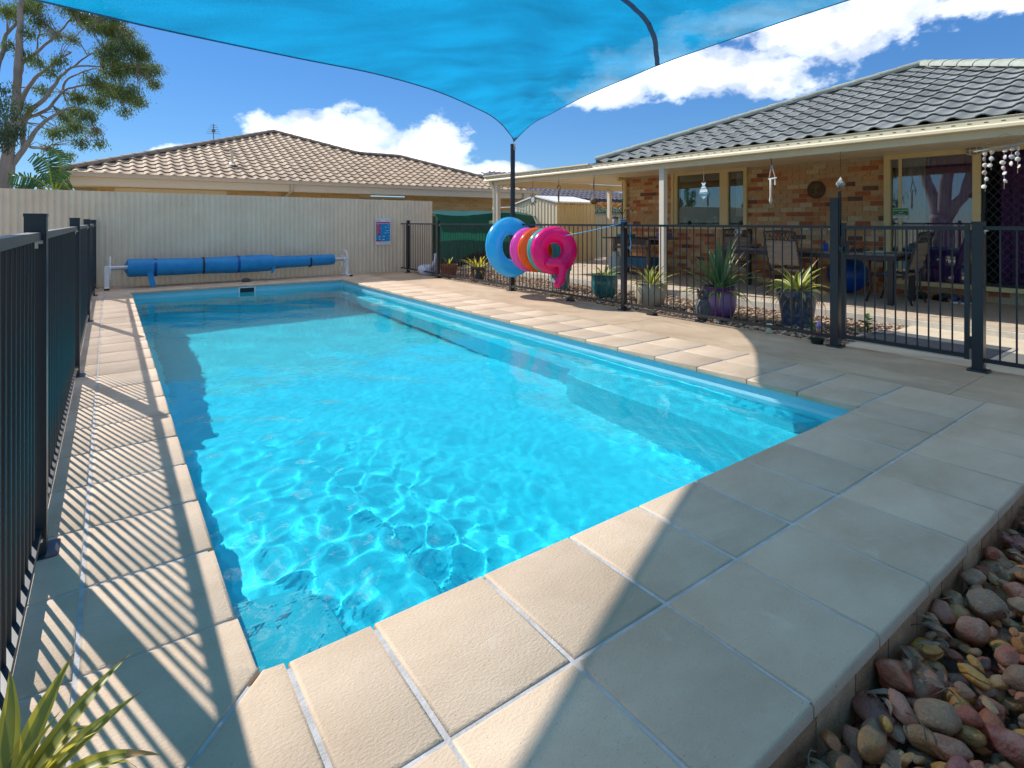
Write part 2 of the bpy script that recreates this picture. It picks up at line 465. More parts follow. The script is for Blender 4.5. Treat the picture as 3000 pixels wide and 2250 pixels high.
wm = bpy.data.materials.new('pool_water'); wm.use_nodes = True; nt = wm.node_tree
b = nt.nodes['Principled BSDF']
b.inputs['Base Color'].default_value = (0.07, 0.82, 0.91, 1); b.inputs['Transmission Weight'].default_value = 1
b.inputs['IOR'].default_value = 1.33; b.inputs['Roughness'].default_value = 0
wg = nt.nodes.new('ShaderNodeNewGeometry')
wn_ = node(nt, 'ShaderNodeTexNoise', i_Scale=11.0, i_Detail=3.0, i_Vector=node(nt, 'ShaderNodeVectorMath', operation='MULTIPLY', i_0=wg.outputs['Position'], i_1=(1, .7, 1)).outputs[0])
wbp = node(nt, 'ShaderNodeBump', i_Strength=0.22, i_Distance=0.012, i_Height=wn_.outputs[0]); nt.links.new(wbp.outputs[0], b.inputs['Normal'])


def wave(x, y):
    n = noise.noise
    # livelier ripples around the entry steps, calmer over the deep end
    k = 0.07 + 2.3 * math.exp(-((x - 0.7) / .9) ** 2 - ((y - 2.6) / 1.7) ** 2) + 1.0 * math.exp(-((x - 3.9) / .6) ** 2 - ((y - 2.8) / 1.6) ** 2)
    w = 0.0070 * n(Vector((x * 1.9 + .3 * y, y * 1.5, 0.0))) + (.18 + .62 * k) * 0.0040 * n(Vector((x * 4.6, y * 3.6 + x, 3.1)))
    w += k * 0.0044 * n(Vector((x * 8.5 - y * 2, y * 7.2, 7.7))) + (.22 + .65 * k) * 0.0011 * n(Vector((x * 19, y * 16, 1.7)))
    return WZ + w


wb = MB(); e_ = .012
WX0, WX1, WY0, WY1 = SX0 - e_, SX1 + e_, SY0 - e_, SY1 + e_
nx, ny = 180, 480
wb.grid(lambda u, v: (WX0 + (WX1 - WX0) * u, WY0 + (WY1 - WY0) * v, wave(WX0 + (WX1 - WX0) * u, WY0 + (WY1 - WY0) * v)), nx, ny)
WATER = tag(wb.build('pool_water', wm, None, smooth=True), 'clear rippled turquoise water filling the pool', None, None, 'structure')
WATER.cycles.is_caustics_caster = True

# base course: bricks on edge under the near rim of the deck
M_EDB = [pm('edge_brick_%d' % i, c1, c2, 14, .9, .5, 90) for i, (c1, c2) in enumerate((((.50, .28, .14), (.36, .19, .09)), ((.44, .23, .11), (.30, .15, .07)), ((.55, .34, .19), (.42, .24, .12))))]
eb = [MB().box((.004, -.012, -.19), (.228, .05, -.045)).mesh('edge_brick', m_) for m_ in M_EDB]
for i in range(22): link('edge_brick', eb[rnd.randrange(3)], DECK, (-.12 + i * .232, .722, rnd.uniform(-.002, .002)))

# weathering on the tiles: soft water marks and a few dark drips
nt = M_TILE.node_tree; bs = nt.nodes['Principled BSDF']; old = bs.inputs['Base Color'].links[0].from_socket
geo = nt.nodes.new('ShaderNodeNewGeometry')
s1 = node(nt, 'ShaderNodeTexNoise', i_Scale=1.1, i_Detail=7.0, i_Roughness=.7, i_Distortion=1.2, i_Vector=geo.outputs['Position'])
s2 = node(nt, 'ShaderNodeTexNoise', i_Scale=7.0, i_Detail=6.0, i_Roughness=.7, i_Distortion=.6, i_Vector=geo.outputs['Position'])
c_ = mixc(nt, ramp(nt, s1.outputs[0], [(.50, 0.0), (.66, .30)]), old, (.36, .25, .165)); c_ = mixc(nt, ramp(nt, s2.outputs[0], [(.60, 0.0), (.74, .35)]), c_, (.66, .55, .44))
nt.links.new(c_, bs.inputs['Base Color'])
nt = M_CONC.node_tree; bs = nt.nodes['Principled BSDF']; old = bs.inputs['Base Color'].links[0].from_socket
geo = nt.nodes.new('ShaderNodeNewGeometry'); s1 = node(nt, 'ShaderNodeTexNoise', i_Scale=1.6, i_Detail=6.0, i_Roughness=.7, i_Distortion=.8, i_Vector=node(nt, 'ShaderNodeVectorMath', operation='MULTIPLY', i_0=geo.outputs['Position'], i_1=(1.6, .6, 1)).outputs[0])
nt.links.new(mixc(nt, ramp(nt, s1.outputs[0], [(.48, 0.0), (.64, .45)]), old, (.28, .19, .115)), bs.inputs['Base Color'])
# ------------------------------------------------------------------ pool fences
BAR = {}


def bar_mesh(h):
    if h not in BAR: BAR[h] = MB().tube([(0, 0, 0), (0, 0, h)], 0.0072, 8).mesh('bar', M_FENCE, auto=50)
    return BAR[h]


def fence_post(parent, x, y, h=1.28, w=0.065, plate=True):
    m = MB(); m.box((-w / 2, -w / 2, 0), (w / 2, w / 2, h - .012))
    m.box((-w / 2 - .0015, -w / 2 - .0015, h - .012), (w / 2 + .0015, w / 2 + .0015, h))
    o = m.build('post', M_FENCE, parent, loc=(x, y, 0))
    if plate: MB().slab(rrect(-.07, .07, -.07, .07, .012, 2), -.012, 0.004, .003).build('base_plate', M_FENCE, o, auto=40)
    return o


def fence_run(parent, p0, p1, spacing=0.104, zb=0.085, zt=1.195, clips=(1, 1)):
    """a panel between two posts: two rails and its bars, with steel clips at the ends"""
    a = Vector((*p0, 0)); b_ = Vector((*p1, 0)); d = (b_ - a); L = d.length; d.normalize()
    s0 = a + d * .034; s1 = b_ - d * .034
    MB().bar(s0 + Vector((0, 0, zt)), s1 + Vector((0, 0, zt)), .038, .030).build('top_rail', M_FENCE, parent)
    MB().bar(s0 + Vector((0, 0, zb)), s1 + Vector((0, 0, zb)), .038, .030).build('bottom_rail', M_FENCE, parent)
    n = int(round((L - .1) / spacing)); me = bar_mesh(round(zt - zb - .03, 4))
    for i in range(1, n + 1):
        q = s0 + (s1 - s0) * (i / (n + 1)); link('bar', me, parent, (q.x, q.y, zb + .015))
    for e, sgn, on in ((s0, 1, clips[0]), (s1, -1, clips[1])):
        if not on: continue
        for z in (zb, zt):
            c = MB(); q = e + d * (sgn * .012); c.bar(q + Vector((0, 0, z - .022)) - d * .01, q + Vector((0, 0, z - .022)) + d * .014, .046, .012)
            c.bar(q + Vector((0, 0, z - .045)) - d * .004, q + Vector((0, 0, z - .02)) - d * .004, .020, .005, up=d); c.build('clip', M_STEEL, parent)


FX = -0.222
LF = thing('pool_fence', 'charcoal tubular pool fence along the left edge of the deck', 'fence', (FX, 0, 0))
ly = [-0.25, 2.75, 5.71, 8.74, 11.78, 13.0]
for y in ly[1:]: fence_post(LF, 0, y)
for a, b in zip(ly, ly[1:]): fence_run(LF, (0, a), (0, b), .1005)

RX = 5.945
RF = thing('pool_fence', 'charcoal tubular pool fence between the concrete path and the pot garden', 'fence', (RX, 0, 0))
ry = [2.615, 5.467, 8.20, 10.98]
for y in ry[1:]: fence_post(RF, 0, y, 1.27)
for a, b in zip(ry, ry[1:]): fence_run(RF, (0, a), (0, b), .1055)
# short return to the corrugated fence and the tall latch post
fence_post(RF, 0.05, 12.62, 1.28); fence_run(RF, (0, 10.98), (0.05, 12.62), .104); fence_run(RF, (0.05, 12.62), (0.06, 13.06), .104)
fence_post(RF, 0, 2.615, 1.485, .078)
MB().box((-.032, -.052, 1.10), (.0, -.035, 1.53)).lathe([(.012, 0), (.014, .02), (.006, .03)], 10, (-.016, -.044, 1.53)).build('latch_rod', M_BLACK, RF, loc=(0, 2.615, 0))

HF = thing('pool_fence', 'charcoal pool fence section right of the gate, running out of view', 'fence', (RX, 0, 0))
fence_post(HF, 0, 1.475, 1.25, .078); fence_run(HF, (0, 1.475), (0, -1.2), .1055); fence_post(HF, 0, -1.2, 1.25)

GT = thing('pool_gate', 'closed charcoal tubular pool gate next to the tall latch post', 'gate', (RX - .002, 0, 0))
gf = MB(); ga, gb = 2.555, 1.535
gf.box((-.016, ga - .035, .075), (.016, ga, 1.235)); gf.box((-.016, gb, .075), (.016, gb + .035, 1.235))
gf.box((-.0155, gb + .035, 1.175), (.0155, ga - .035, 1.21)); gf.box((-.0155, gb + .035, .085), (.0155, ga - .035, .12)); gf.build('gate_frame', M_FENCE, GT)
me = bar_mesh(1.055)
for i in range(1, 11): link('bar', me, GT, (0, ga - .035 + (gb + .07 - ga) * i / 11, .12))
for z in (.30 - .08, 1.10):
    MB().box((-.02, gb - .022, z - .05), (.02, gb - .001, z + .05)).build('hinge', M_BLACK, GT)
MB().box((-.026, ga - .075, .93), (-.017, ga - .01, 1.02)).box((-.045, ga - .03, .95), (-.027, ga + .01, 1.0)).build('latch', M_BLACK, GT)

# ------------------------------------------------------------------ corrugated steel fence at the far end
CF = thing('corrugated_fence', 'tall cream corrugated steel fence behind the far end of the pool', 'fence', (0, 13.1, 0))


def corr(x0, x1, z0, z1a, z1b):
    m = MB(); n = int((x1 - x0) / .0125)
    for i in range(n + 1):
        x = x0 + (x1 - x0) * i / n; q_ = math.sin(2 * PI * x / .10); yv = .014 * max(-.8, min(.8, q_ * 1.25))
        m.v.append((x, yv, z0)); m.v.append((x, yv, z1a + (z1b - z1a) * i / n))
    for i in range(n): m.f.append((2 * i, 2 * i + 2, 2 * i + 3, 2 * i + 1)); m.mi.append(0)
    return m


xs = [-4.5 + .76 * k for k in range(0, 16)]
for k, (a, b) in enumerate(zip(xs, xs[1:])):
    b = min(b, 7.05); z = lambda x: 1.825 - .006 * x
    if a >= 7.05: break
    corr(a, b + .02, -.12, z(a), z(b + .02)).build('sheet', M_CREAM, CF, smooth=True, loc=(0, .003 * (k % 2), 0))
ca = MB()
for x in range(-4, 7):
    for z in (.25, .95, 1.62): ca.lathe([(.007, 0), (.005, .004)], 6, (0, 0, 0)); ca.v[-12:] = [(v[0] + x + .2, -.016 - v[2], v[1] + z) for v in ca.v[-12:]]
ca.build('screws', pm('dull_screw', (.35, .30, .22), None, rough=.5), CF)['kind'] = 'stuff'

# CPR sign
SG = thing('safety_sign', 'white, red and blue CPR instruction sign on the corrugated fence', 'sign', (5.53, 13.077, 1.0))
M_PB = pm('print_blue', (0.0, 0.28, 0.60), None, rough=.35); M_PR = pm('print_red', (0.50, 0.01, 0.06), None, rough=.35); M_PT = pm('print_teal', (.02, .25, .38), None, rough=.35)
MB().box((-.2, -.004, -.325), (.2, 0, .325)).build('board', pm('sign_white', (.78, .78, .82), None, rough=.3), SG)
MB().box((-.185, -.0055, -.245), (.185, -.0042, .195)).build('blue_panel', M_PB, SG)
MB().box((-.185, -.0056, .205), (.185, -.0043, .238)).build('red_heading', M_PR, SG)
for k in range(6): MB().box((-.183, -.0072, .155 - .047 * k), (-.065, -.0058, .193 - .047 * k)).build('red_label', M_PR, SG)
MB().box((-.183, -.0072, -.243), (-.06, -.0058, -.21)).build('red_label', M_PR, SG)
lettering('CPR', .062, M_PT, SG, (-.19, -.0052, .253), (PI / 2, 0, 0)); lettering('poolwerx', .028, M_PB, SG, (.055, -.0052, .265), (PI / 2, 0, 0))
for k, t in enumerate(('DANGER', 'RESPONSE', 'SEND FOR HELP', 'AIRWAY', 'BREATHING', 'CPR')): lettering(t, .018, MATS['sign_white'], SG, (-.175, -.0078, .168 - .047 * k), (PI / 2, 0, 0))
pc = MB()
for x, z, w, h in ((.14, .16, .02, .015), (.07, .11, .022, .025), (.14, .105, .016, .022), (.10, .02, .05, .012), (.15, .03, .03, .012), (.07, -.035, .045, .012), (.14, -.03, .03, .012),
                   (-.09, -.125, .03, .02), (.02, -.12, .05, .014), (-.09, -.19, .03, .02), (.01, -.195, .055, .014), (.16, -.115, .012, .016), (.16, -.18, .012, .016), (.16, -.235, .014, .016)):
    pc.box((x - w / 2, -.0068, z - h / 2), (x + w / 2, -.0056, z + h / 2))
pc.build('pictograms', MATS['sign_white'], SG)['kind'] = 'stuff'
MB().box((-.11, -.0055, -.285), (.17, -.0042, -.28)).box((-.11, -.0055, -.268), (.10, -.0042, -.263)).box((-.11, -.0055, -.30), (.13, -.0042, -.297)).build('small_print', pm('print_pink', (.6, .3, .36), None), SG)

# ------------------------------------------------------------------ pool cover roller
RL = thing('pool_cover_roller', 'rolled blue pool blanket on an aluminium roller before the far fence', 'roller', (0, 12.70, 0))
AX = .385
MB().tube([(0, 0, AX), (4.50, 0, AX)], .042, 14).build('axle', M_ALU, RL, auto=40)
M_BLK = pm('blue_bubble_blanket', (0.0, 0.20, 0.47), (0.005, 0.26, 0.55), 5, .42, .35, 130)
pr = [(.28, .10), (.285, .158), (.33, .17), (.62, .172), (.70, .168), (1.1, .165), (1.5, .160), (2.0, .172), (2.4, .178), (2.75, .176), (2.86, .165), (2.90, .135), (3.0, .128), (3.5, .125), (3.9, .122), (4.14, .120), (4.16, .112), (4.165, .06)]
bl = MB(); bl.tube([(x, rnd.uniform(-.003, .003), AX - .02 * math.sin(x * .8) - .005) for x, r in pr], [r for x, r in pr], 30)
bv = bl.v
for i, v in enumerate(bv):
    d = noise.noise(Vector((v[0] * 3.5, v[1] * 9, v[2] * 9))) * .009; r_ = Vector((0, v[1], v[2] - AX))
    if r_.length > .09: r_ = r_.normalized() * d; bv[i] = (v[0], v[1] + r_.y, v[2] + r_.z)
bl.build('blanket', M_BLK, RL, auto=60)
fl = MB(); fl.grid(lambda u, v: (.58 + .10 * u + .05 * v, -.16 - .02 * v + .015 * math.sin(5 * v), AX - .06 - .30 * v - .02 * u), 3, 8)
fl.build('blanket_flap', M_BLK, RL, smooth=True); fl = MB(); fl.grid(lambda u, v: (2.83 + .05 * u - .05 * v, -.15 - .015 * v, AX - .08 - .15 * v), 3, 5); fl.build('blanket_flap', M_BLK, RL, smooth=True)
for x, r_, mm in ((1.52, .166, 'strap'), (3.62, .129, 'strap')):
    MB().tube([(x, 0, AX - .02), (x + .035, 0, AX - .02)], r_ + .004, 30, cap=False).build('strap', M_BLACK, RL, smooth=True)
for x, r_ in ((.70, .1735), (2.15, .180)): MB().tube([(x, 0, AX - .02), (x + .05, 0, AX - .02)], r_, 30, cap=False).build('welded_seam', pm('deep_blue_seam', (0, .06, .27), None, rough=.4), RL, smooth=True)
for x, sx in ((-.03, 1), (4.47, -1)):
    st = MB(); st.box((x - .035, -.035, .04), (x + .035, .03, AX + .045)); st.box((x - .035, -.30, .0), (x + .035, .30, .04)); st.box((x - .037, -.31, -.002), (x + .037, -.29, .038), 1)
    st.build('stand', [M_WHITE, M_BLACK], RL)
    w_ = MB(); xx = x + sx * .05; w_.tube([(xx, .215 * math.cos(t), AX + .215 * math.sin(t)) for t in [2 * PI * k / 28 for k in range(28)]], .011, 8, closed=True)
    for k in range(3):
        t = 2 * PI * k / 3 + .4; w_.tube([(xx, 0, AX), (xx, .21 * math.cos(t), AX + .21 * math.sin(t))], .009, 6)
    w_.tube([(xx - .02, 0, AX), (xx + .02, 0, AX)], .05, 12); w_.build('hand_wheel', M_WHITE, RL, auto=50)
# a rock by the coping
rk = MB(); rk.lathe([(.0, -.02), (.07, -.02), (.085, .02), (.06, .055), (.0, .07)], 9, sq=(1.1, .8))
for i, v in enumerate(rk.v): rk.v[i] = tuple(Vector(v) * (1 + .25 * noise.noise(Vector(v) * 14)))
tag(rk.build('rock', pm('dark_rock', (.06, .05, .05), (.11, .09, .08), 20, .9, .5), None, loc=(2.30, 12.5, .02), auto=40), 'small dark rock on the paving in front of the roller', 'rock')

# ------------------------------------------------------------------ shade sail and its post
SP = thing('sail_post', 'slim dark steel post holding the tip of the blue shade sail', 'post', (6.035, 8.29, 0))
MB().tube([(0, 0, -.1), (.02, .02, 2.66)], .044, 16).lathe([(.046, 0), (.046, .03), (.0, .036)], 16, (.02, .02, 2.655)).build('pole', M_FENCE, SP, auto=40)
MB().tube([(.02 + .022 * math.cos(t), -.045, 2.6 + .03 * math.sin(t)) for t in [2 * PI * k / 12 for k in range(12)]], .006, 6, closed=True).tube([(.0, -.05, 2.6), (-.03, -.10, 2.655)], .009, 8).build('shackle', M_STEEL, SP, auto=50)

LE = [(6.0, 8.2, 2.712), (5.72, 7.88, 2.74), (5.4, 7.56, 2.76), (5.05, 7.2, 2.772), (4.5, 6.68, 2.771), (3.94, 6.2, 2.74), (3.07, 5.68, 2.747), (2.15, 5.2, 2.7), (1.22, 4.74, 2.599), (0.27, 4.19, 2.48), (-0.19, 3.93, 2.437), (-1.6, 3.2, 2.31), (-3.3, 2.5, 2.2)]
RE = [(6.0, 8.2, 2.712), (5.93, 7.6, 2.931), (5.86, 6.9, 3.031), (5.81, 6.2, 3.131), (5.78, 5.4, 3.213), (5.78, 4.6, 3.293), (5.81, 3.8, 3.352), (5.87, 3.0, 3.408), (5.96, 2.2, 3.464), (6.08, 1.4, 3.532), (6.27, 0.4, 3.633), (6.6, -1.0, 3.797)]
M_SAIL = bpy.data.materials.new('blue_shade_cloth'); M_SAIL.use_nodes = True; nt = M_SAIL.node_tree; nt.nodes.clear()
out = nt.nodes.new('ShaderNodeOutputMaterial'); geo = nt.nodes.new('ShaderNodeNewGeometry')
nn = node(nt, 'ShaderNodeTexNoise', i_Scale=260.0, i_Detail=2.0, i_Vector=node(nt, 'ShaderNodeVectorMath', operation='MULTIPLY', i_0=geo.outputs['Position'], i_1=(1, .35, 1)).outputs[0])
n3 = node(nt, 'ShaderNodeTexNoise', i_Scale=1.1, i_Detail=5.0, i_Vector=node(nt, 'ShaderNodeVectorMath', operation='MULTIPLY', i_0=geo.outputs['Position'], i_1=(1.0, 2.6, 1)).outputs[0])
wv = ramp(nt, nn.outputs[0], [(.35, .82), (.65, 1.12)]); wf = ramp(nt, n3.outputs[0], [(.3, .72), (.7, 1.14)])  # fine weave; the broad noise paints light and dark of folds into the cloth
cc = mixc(nt, 1.0, mixc(nt, 1.0, (0.002, 0.25, 0.46), wv, 'MULTIPLY'), wf, 'MULTIPLY')
df = node(nt, 'ShaderNodeBsdfDiffuse', i_Color=mixc(nt, 1.0, cc, (.5, .5, .5), 'MULTIPLY')); tl = node(nt, 'ShaderNodeBsdfTranslucent', i_Color=cc); tr = node(nt, 'ShaderNodeBsdfTransparent', i_Color=(.9, .95, 1, 1))
m1 = node(nt, 'ShaderNodeMixShader', i_0=.70); nt.links.new(df.outputs[0], m1.inputs[1]); nt.links.new(tl.outputs[0], m1.inputs[2])
m2 = node(nt, 'ShaderNodeMixShader', i_0=.125); nt.links.new(m1.outputs[0], m2.inputs[1]); nt.links.new(tr.outputs[0], m2.inputs[2]); nt.links.new(m2.outputs[0], out.inputs[0])
M_HEM = pm('navy_sail_hem', (0.008, 0.10, 0.26), None, rough=.6)


def poly_at(P, t):
    L = [0]
    for a, b in zip(P, P[1:]): L.append(L[-1] + (Vector(b) - Vector(a)).length)
    s = t * L[-1]
    for i in range(len(P) - 1):
        if s <= L[i + 1] + 1e-9:
            f = (s - L[i]) / max(1e-9, L[i + 1] - L[i])
            # catmull-rom
            p0 = Vector(P[max(0, i - 1)]); p1 = Vector(P[i]); p2 = Vector(P[i + 1]); p3 = Vector(P[min(len(P) - 1, i + 2)])
            return p1 + 0.5 * f * ((p2 - p0) + f * ((2 * p0 - 5 * p1 + 4 * p2 - p3) + f * (3 * (p1 - p2) + p3 - p0)))
    return Vector(P[-1])


CN = Vector((-1.2, -4.2, 2.75)); B_ = Vector(LE[-1]); D_ = Vector(RE[-1]); A_ = Vector(LE[0])


def sail(u, v):
    """u along the left edge (A to B), v along the right edge (A to D)"""
    c0 = poly_at(LE, u); d0 = poly_at(RE, v)
    c1 = D_.lerp(CN, u) + Vector((-.2, 1.1, 0)) * math.sin(PI * u); d1 = B_.lerp(CN, v) + Vector((.9, .2, 0)) * math.sin(PI * v)
    q = c0 * (1 - v) + c1 * v + d0 * (1 - u) + d1 * u - (A_ * (1 - u) * (1 - v) + B_ * u * (1 - v) + D_ * (1 - u) * v + CN * u * v)
    w = min(1, 4 * u, 4 * v) if min(u, v) < .25 else 1
    an = math.atan2(v, u + 1e-6); ra = math.hypot(u, v)
    q.z += w * (.05 * noise.noise(Vector((q.x * .9, q.y * 1.6, 2))) +   .055 * math.sin(an * 15 + 3 * noise.noise(q * .8)) * math.exp(-ra * 2.2) * min(1, ra * 6) + .022 * noise.noise(Vector((q.x * 2.5 + q.y, q.y * 5, 5))))
    return q


SL = thing('shade_sail', 'large blue translucent shade sail stretched over the pool', 'shade sail', (0, 0, 0))
MB().grid(sail, 70, 70).build('cloth', M_SAIL, SL, smooth=True)
for P_, fn in ((LE, lambda t: sail(t, 0)), (RE, lambda t: sail(0, t))):
    h = MB(); N_ = 60; pts = [fn(t / N_) for t in range(N_ + 1)]
    h.tube(pts, .007, 8)
    if P_ is LE: h.grid(lambda u, v: sail(u, .0035 * v) - Vector((0, 0, .004)), 70, 2)
    else: h.grid(lambda u, v: sail(.0035 * v, u) - Vector((0, 0, .004)), 70, 2)
    h.build('hem', M_HEM, SL, smooth=True)
SV = 0.378
sm = MB(); sm.grid(lambda u, v: sail(u, SV - .004 + .008 * v + .01 * math.sin(9 * u) * min(1, 6 * u)) - Vector((0, 0, .004)), 50, 2); sm.build('seam', M_HEM, SL, smooth=True)
cp = MB(); cp.grid(lambda u, v: sail(.03 * u * (1 - .5 * v) , .03 * v * (1 - .5 * u)) - Vector((0, 0, .005)), 8, 8); cp.build('corner_patch', M_HEM, SL, smooth=True)
MB().tube([A_, Vector((6.03, 8.24, 2.655))], .008, 8).build('tie_cable', M_STEEL, SL)

# ------------------------------------------------------------------ inflatable rings on a rope
M_ROPE = pm('blue_rope', (0.02, 0.26, 0.60), (.10, .42, .70), 90, .7)
TIE = Vector((5.935, 5.43, 1.235)); TOP = Vector((6.0, 8.22, 1.12)); LOW = Vector((5.66, 6.75, .985)); LOW2 = Vector((5.60, 7.75, 1.02))
RP = thing('rope', 'thin blue rope tied from the fence post through the swim rings', 'rope')
def sagpt(a, b, t, s): q = a.lerp(b, t); q.z -= s * 4 * t * (1 - t); return q
rp = [sagpt(TIE, LOW, t / 10, .012) for t in range(11)] + [LOW.lerp(LOW2, t / 6) for t in range(1, 7)] + [LOW2.lerp(TOP, t / 4) for t in range(1, 5)]
MB().tube(rp, .0055, 6).build('line', M_ROPE, RP, smooth=True)
kn = MB(); kn.tube([(5.935 + .045 * math.cos(t), 5.467 + .045 * math.sin(t), 1.235 + .004 * t) for t in [.5 * k for k in range(22)]], .0065, 6)
kn.tube([TIE + Vector((0, -.09, -.01)), TIE + Vector((-.01, -.11, -.10)), TIE + Vector((0, -.085, -.2)), TIE + Vector((-.005, -.115, -.30)), TIE + Vector((0, -.09, -.36)), TIE + Vector((0, -.10, -.40))], [.006, .006, .006, .006, .012, .014], 6); kn.build('knot', M_ROPE, RP, smooth=True)


def ring_thing(label, c, nrm, R0, r0, mat, squash=.88, inner=None):
    t = thing('swim_ring', label, 'swim ring', c, group='inflatable swim rings on the rope')
    m = MB(); nrm = Vector(nrm).normalized(); a = nrm.cross(Vector((0, 0, 1))).normalized(); u_ = a.cross(nrm).normalized()
    n1, n2 = 56, 20
    for i in range(n1):
        th = 2 * PI * i / n1; rd = a * math.cos(th) + u_ * math.sin(th)
        for j in range(n2):
            ph = 2 * PI * j / n2
            pk = 1 - .05 * max(0, math.cos(ph + PI)) * (.5 + .5 * math.sin(th * 26)) ** 2
            m.v.append(tuple(rd * (R0 + r0 * math.cos(ph) * pk) + nrm * (r0 * squash * math.sin(ph))))
    for i in range(n1):
        for j in range(n2): m.f.append((i * n2 + j, ((i + 1) % n1) * n2 + j, ((i + 1) % n1) * n2 + (j + 1) % n2, i * n2 + (j + 1) % n2)); m.mi.append(0)
    m.build('tube', mat, t, smooth=True)
    s = MB(); s.tube([(a * math.cos(q) + u_ * math.sin(q)) * (R0 + r0 + .001) for q in [2 * PI * k / 56 for k in range(56)]], .0035, 5, closed=True); s.build('weld_seam', mat, t, smooth=True)
    k = MB(); q = (a * .7 + u_ * .7) * (R0 + r0 * .3) - nrm * 0; k.tube([q + nrm * (-r0 * .86), q + nrm * (-r0 * .86 - .02)], .012, 10); k.build('valve', mat, t, auto=40)
    return t, a, u_, nrm


def vinyl(name, c, c2=None):
    """thin glossy PVC that lets some light through"""
    m = bpy.data.materials.new(name); m.use_nodes = True; nt = m.node_tree; p = nt.nodes['Principled BSDF']
    p.inputs['Base Color'].default_value = (*c, 1); p.inputs['Roughness'].default_value = .22; p.inputs['Coat Weight'].default_value = .4
    t = node(nt, 'ShaderNodeBsdfTranslucent', i_Color=(min(1, c[0] * 1.15), min(1, c[1] * 1.15), min(1, c[2] * 1.15), 1)); mx_ = node(nt, 'ShaderNodeMixShader', i_0=.42)
    nt.links.new(p.outputs[0], mx_.inputs[1]); nt.links.new(t.outputs[0], mx_.inputs[2]); nt.links.new(mx_.outputs[0], nt.nodes['Material Output'].inputs[0])
    return m


ring_thing('big sky blue swim ring hanging nearest the dark sail post', (5.74, 7.93, .80), (.05, -1, .10), .375, .155, vinyl('sky_blue_vinyl', (.05, .52, .80)))
ring_thing('lilac pink swim ring hanging between the big blue and the orange ring', (5.72, 7.42, .78), (.05, -1, .06), .25, .115, vinyl('lilac_pink_vinyl', (.85, .14, .62)))
ring_thing('bright orange swim ring hanging between the lilac and the teal ring', (5.70, 7.16, .785), (-.0, -1, .05), .25, .115, vinyl('orange_vinyl', (.90, .17, .012)))
ring_thing('teal swim ring hanging behind the hot pink flamingo ring', (5.70, 6.90, .785), (-.05, -1, .05), .25, .115, vinyl('teal_vinyl', (.07, .56, .54)))
M_FLA = vinyl('hot_pink_vinyl', (.90, .006, .27))
t, a, u_, nr = ring_thing('hot pink flamingo swim ring with its neck drooping in front', (5.63, 6.63, .80), (-.42, -1, .06), .245, .13, M_FLA)
a = -a
nk = [-u_ * .20 - a * .16 + nr * .08, -u_ * .185 - a * .12 + nr * .19, -u_ * .19 + nr * .22, -u_ * .215 + a * .04 + nr * .225, -u_ * .28 + a * .068 + nr * .22, -u_ * .38 + a * .055 + nr * .21, -u_ * .47 + a * .015 + nr * .20, -u_ * .525 - a * .03 + nr * .19, -u_ * .555 - a * .065 + nr * .185]
MB().tube(nk, [.045, .066, .064, .063, .062, .062, .07, .058, .022], 16).build('neck', M_FLA, t, smooth=True)
bk = MB(); bk.tube([-u_ * .49 - a * .045 + nr * .19, -u_ * .455 - a * .085 + nr * .19, -u_ * .42 - a * .085 + nr * .19], [.03, .022, .008], 10, m=0); bk.build('beak', [pm('beak_white', (.75, .70, .62), None, rough=.4)], t, smooth=True)
ey = -u_ * .50 - a * .035 + nr * .245
MB().lathe([(0, .0), (.011, .0), (.011, .004), (0, .006)], 12, ey).build('eye', M_BLACK, t)
for sgn, ln in ((-1, [(-.26, .02), (-.235, .13), (-.16, .22), (-.13, .27), (-.10, .25), (-.085, .30), (-.06, .26)]), (1, [(.16, -.16), (.2, -.08), (.26, -.02), (.25, .03), (.29, .02), (.28, .07), (.315, .05)])):
    w = MB(); w.tube([a * p_ + u_ * q_ + nr * (.118 - .9 * abs(math.hypot(p_, q_) - .235) ** 2 * 5) for p_, q_ in ln], .0035, 5); w.build('wing_print', pm('dark_red_print', (.12, .0, .04), None), t)
# ------------------------------------------------------------------ tiled roofs
PT = math.tan(R(22.5)); CT = math.cos(R(22.5)); ST = math.sin(R(22.5))


def tile_mesh(name, mat, w, l, h, roll):
    """one interlocking roof tile: profiled sheet with a turned-down front lip; x across, y up the slope"""
    m = MB(); n = 8; th = .014
    zs = []
    for i in range(n + 1):
        u = i / n
        zs.append(h * (math.sin(PI * u / .55) if u < .55 else -.16 * math.sin(PI * (u - .55) / .45)) if roll else h * .5 * (1 - math.cos(4 * PI * u)) )
    for i in range(n + 1):
        x = w * i / n
        m.v += [(x, 0, zs[i] + .028 - th), (x, 0, zs[i] + .028), (x, l, zs[i])]
    for i in range(n):
        a_ = 3 * i; m.f += [(a_, a_ + 3, a_ + 4, a_ + 1), (a_ + 1, a_ + 4, a_ + 5, a_ + 2)]; m.mi += [0, 0]
    return m.mesh(name, mat, auto=45)


def cap_mesh(name, mat, L=.42, r=.13):
    m = MB(); n = 8
    for y, rr_ in ((0, r), (L, r * .9)):
        for i in range(n + 1):
            t = -.1 + (PI + .2) * i / n; m.v.append((rr_ * math.cos(t), y, rr_ * .72 * math.sin(t)))
    for i in range(n): m.f.append((i, i + 1, n + 2 + i, n + 1 + i)); m.mi.append(0)
    m.f.append(tuple(range(n, -1, -1))); m.mi.append(0)
    return m.mesh(name, mat, auto=40)


def inside(poly, x, y):
    c = False; n = len(poly)
    for i in range(n):
        (x1, y1), (x2, y2) = poly[i], poly[(i + 1) % n]
        if (y1 > y) != (y2 > y) and x < (x2 - x1) * (y - y1) / (y2 - y1) + x1: c = not c
    return c


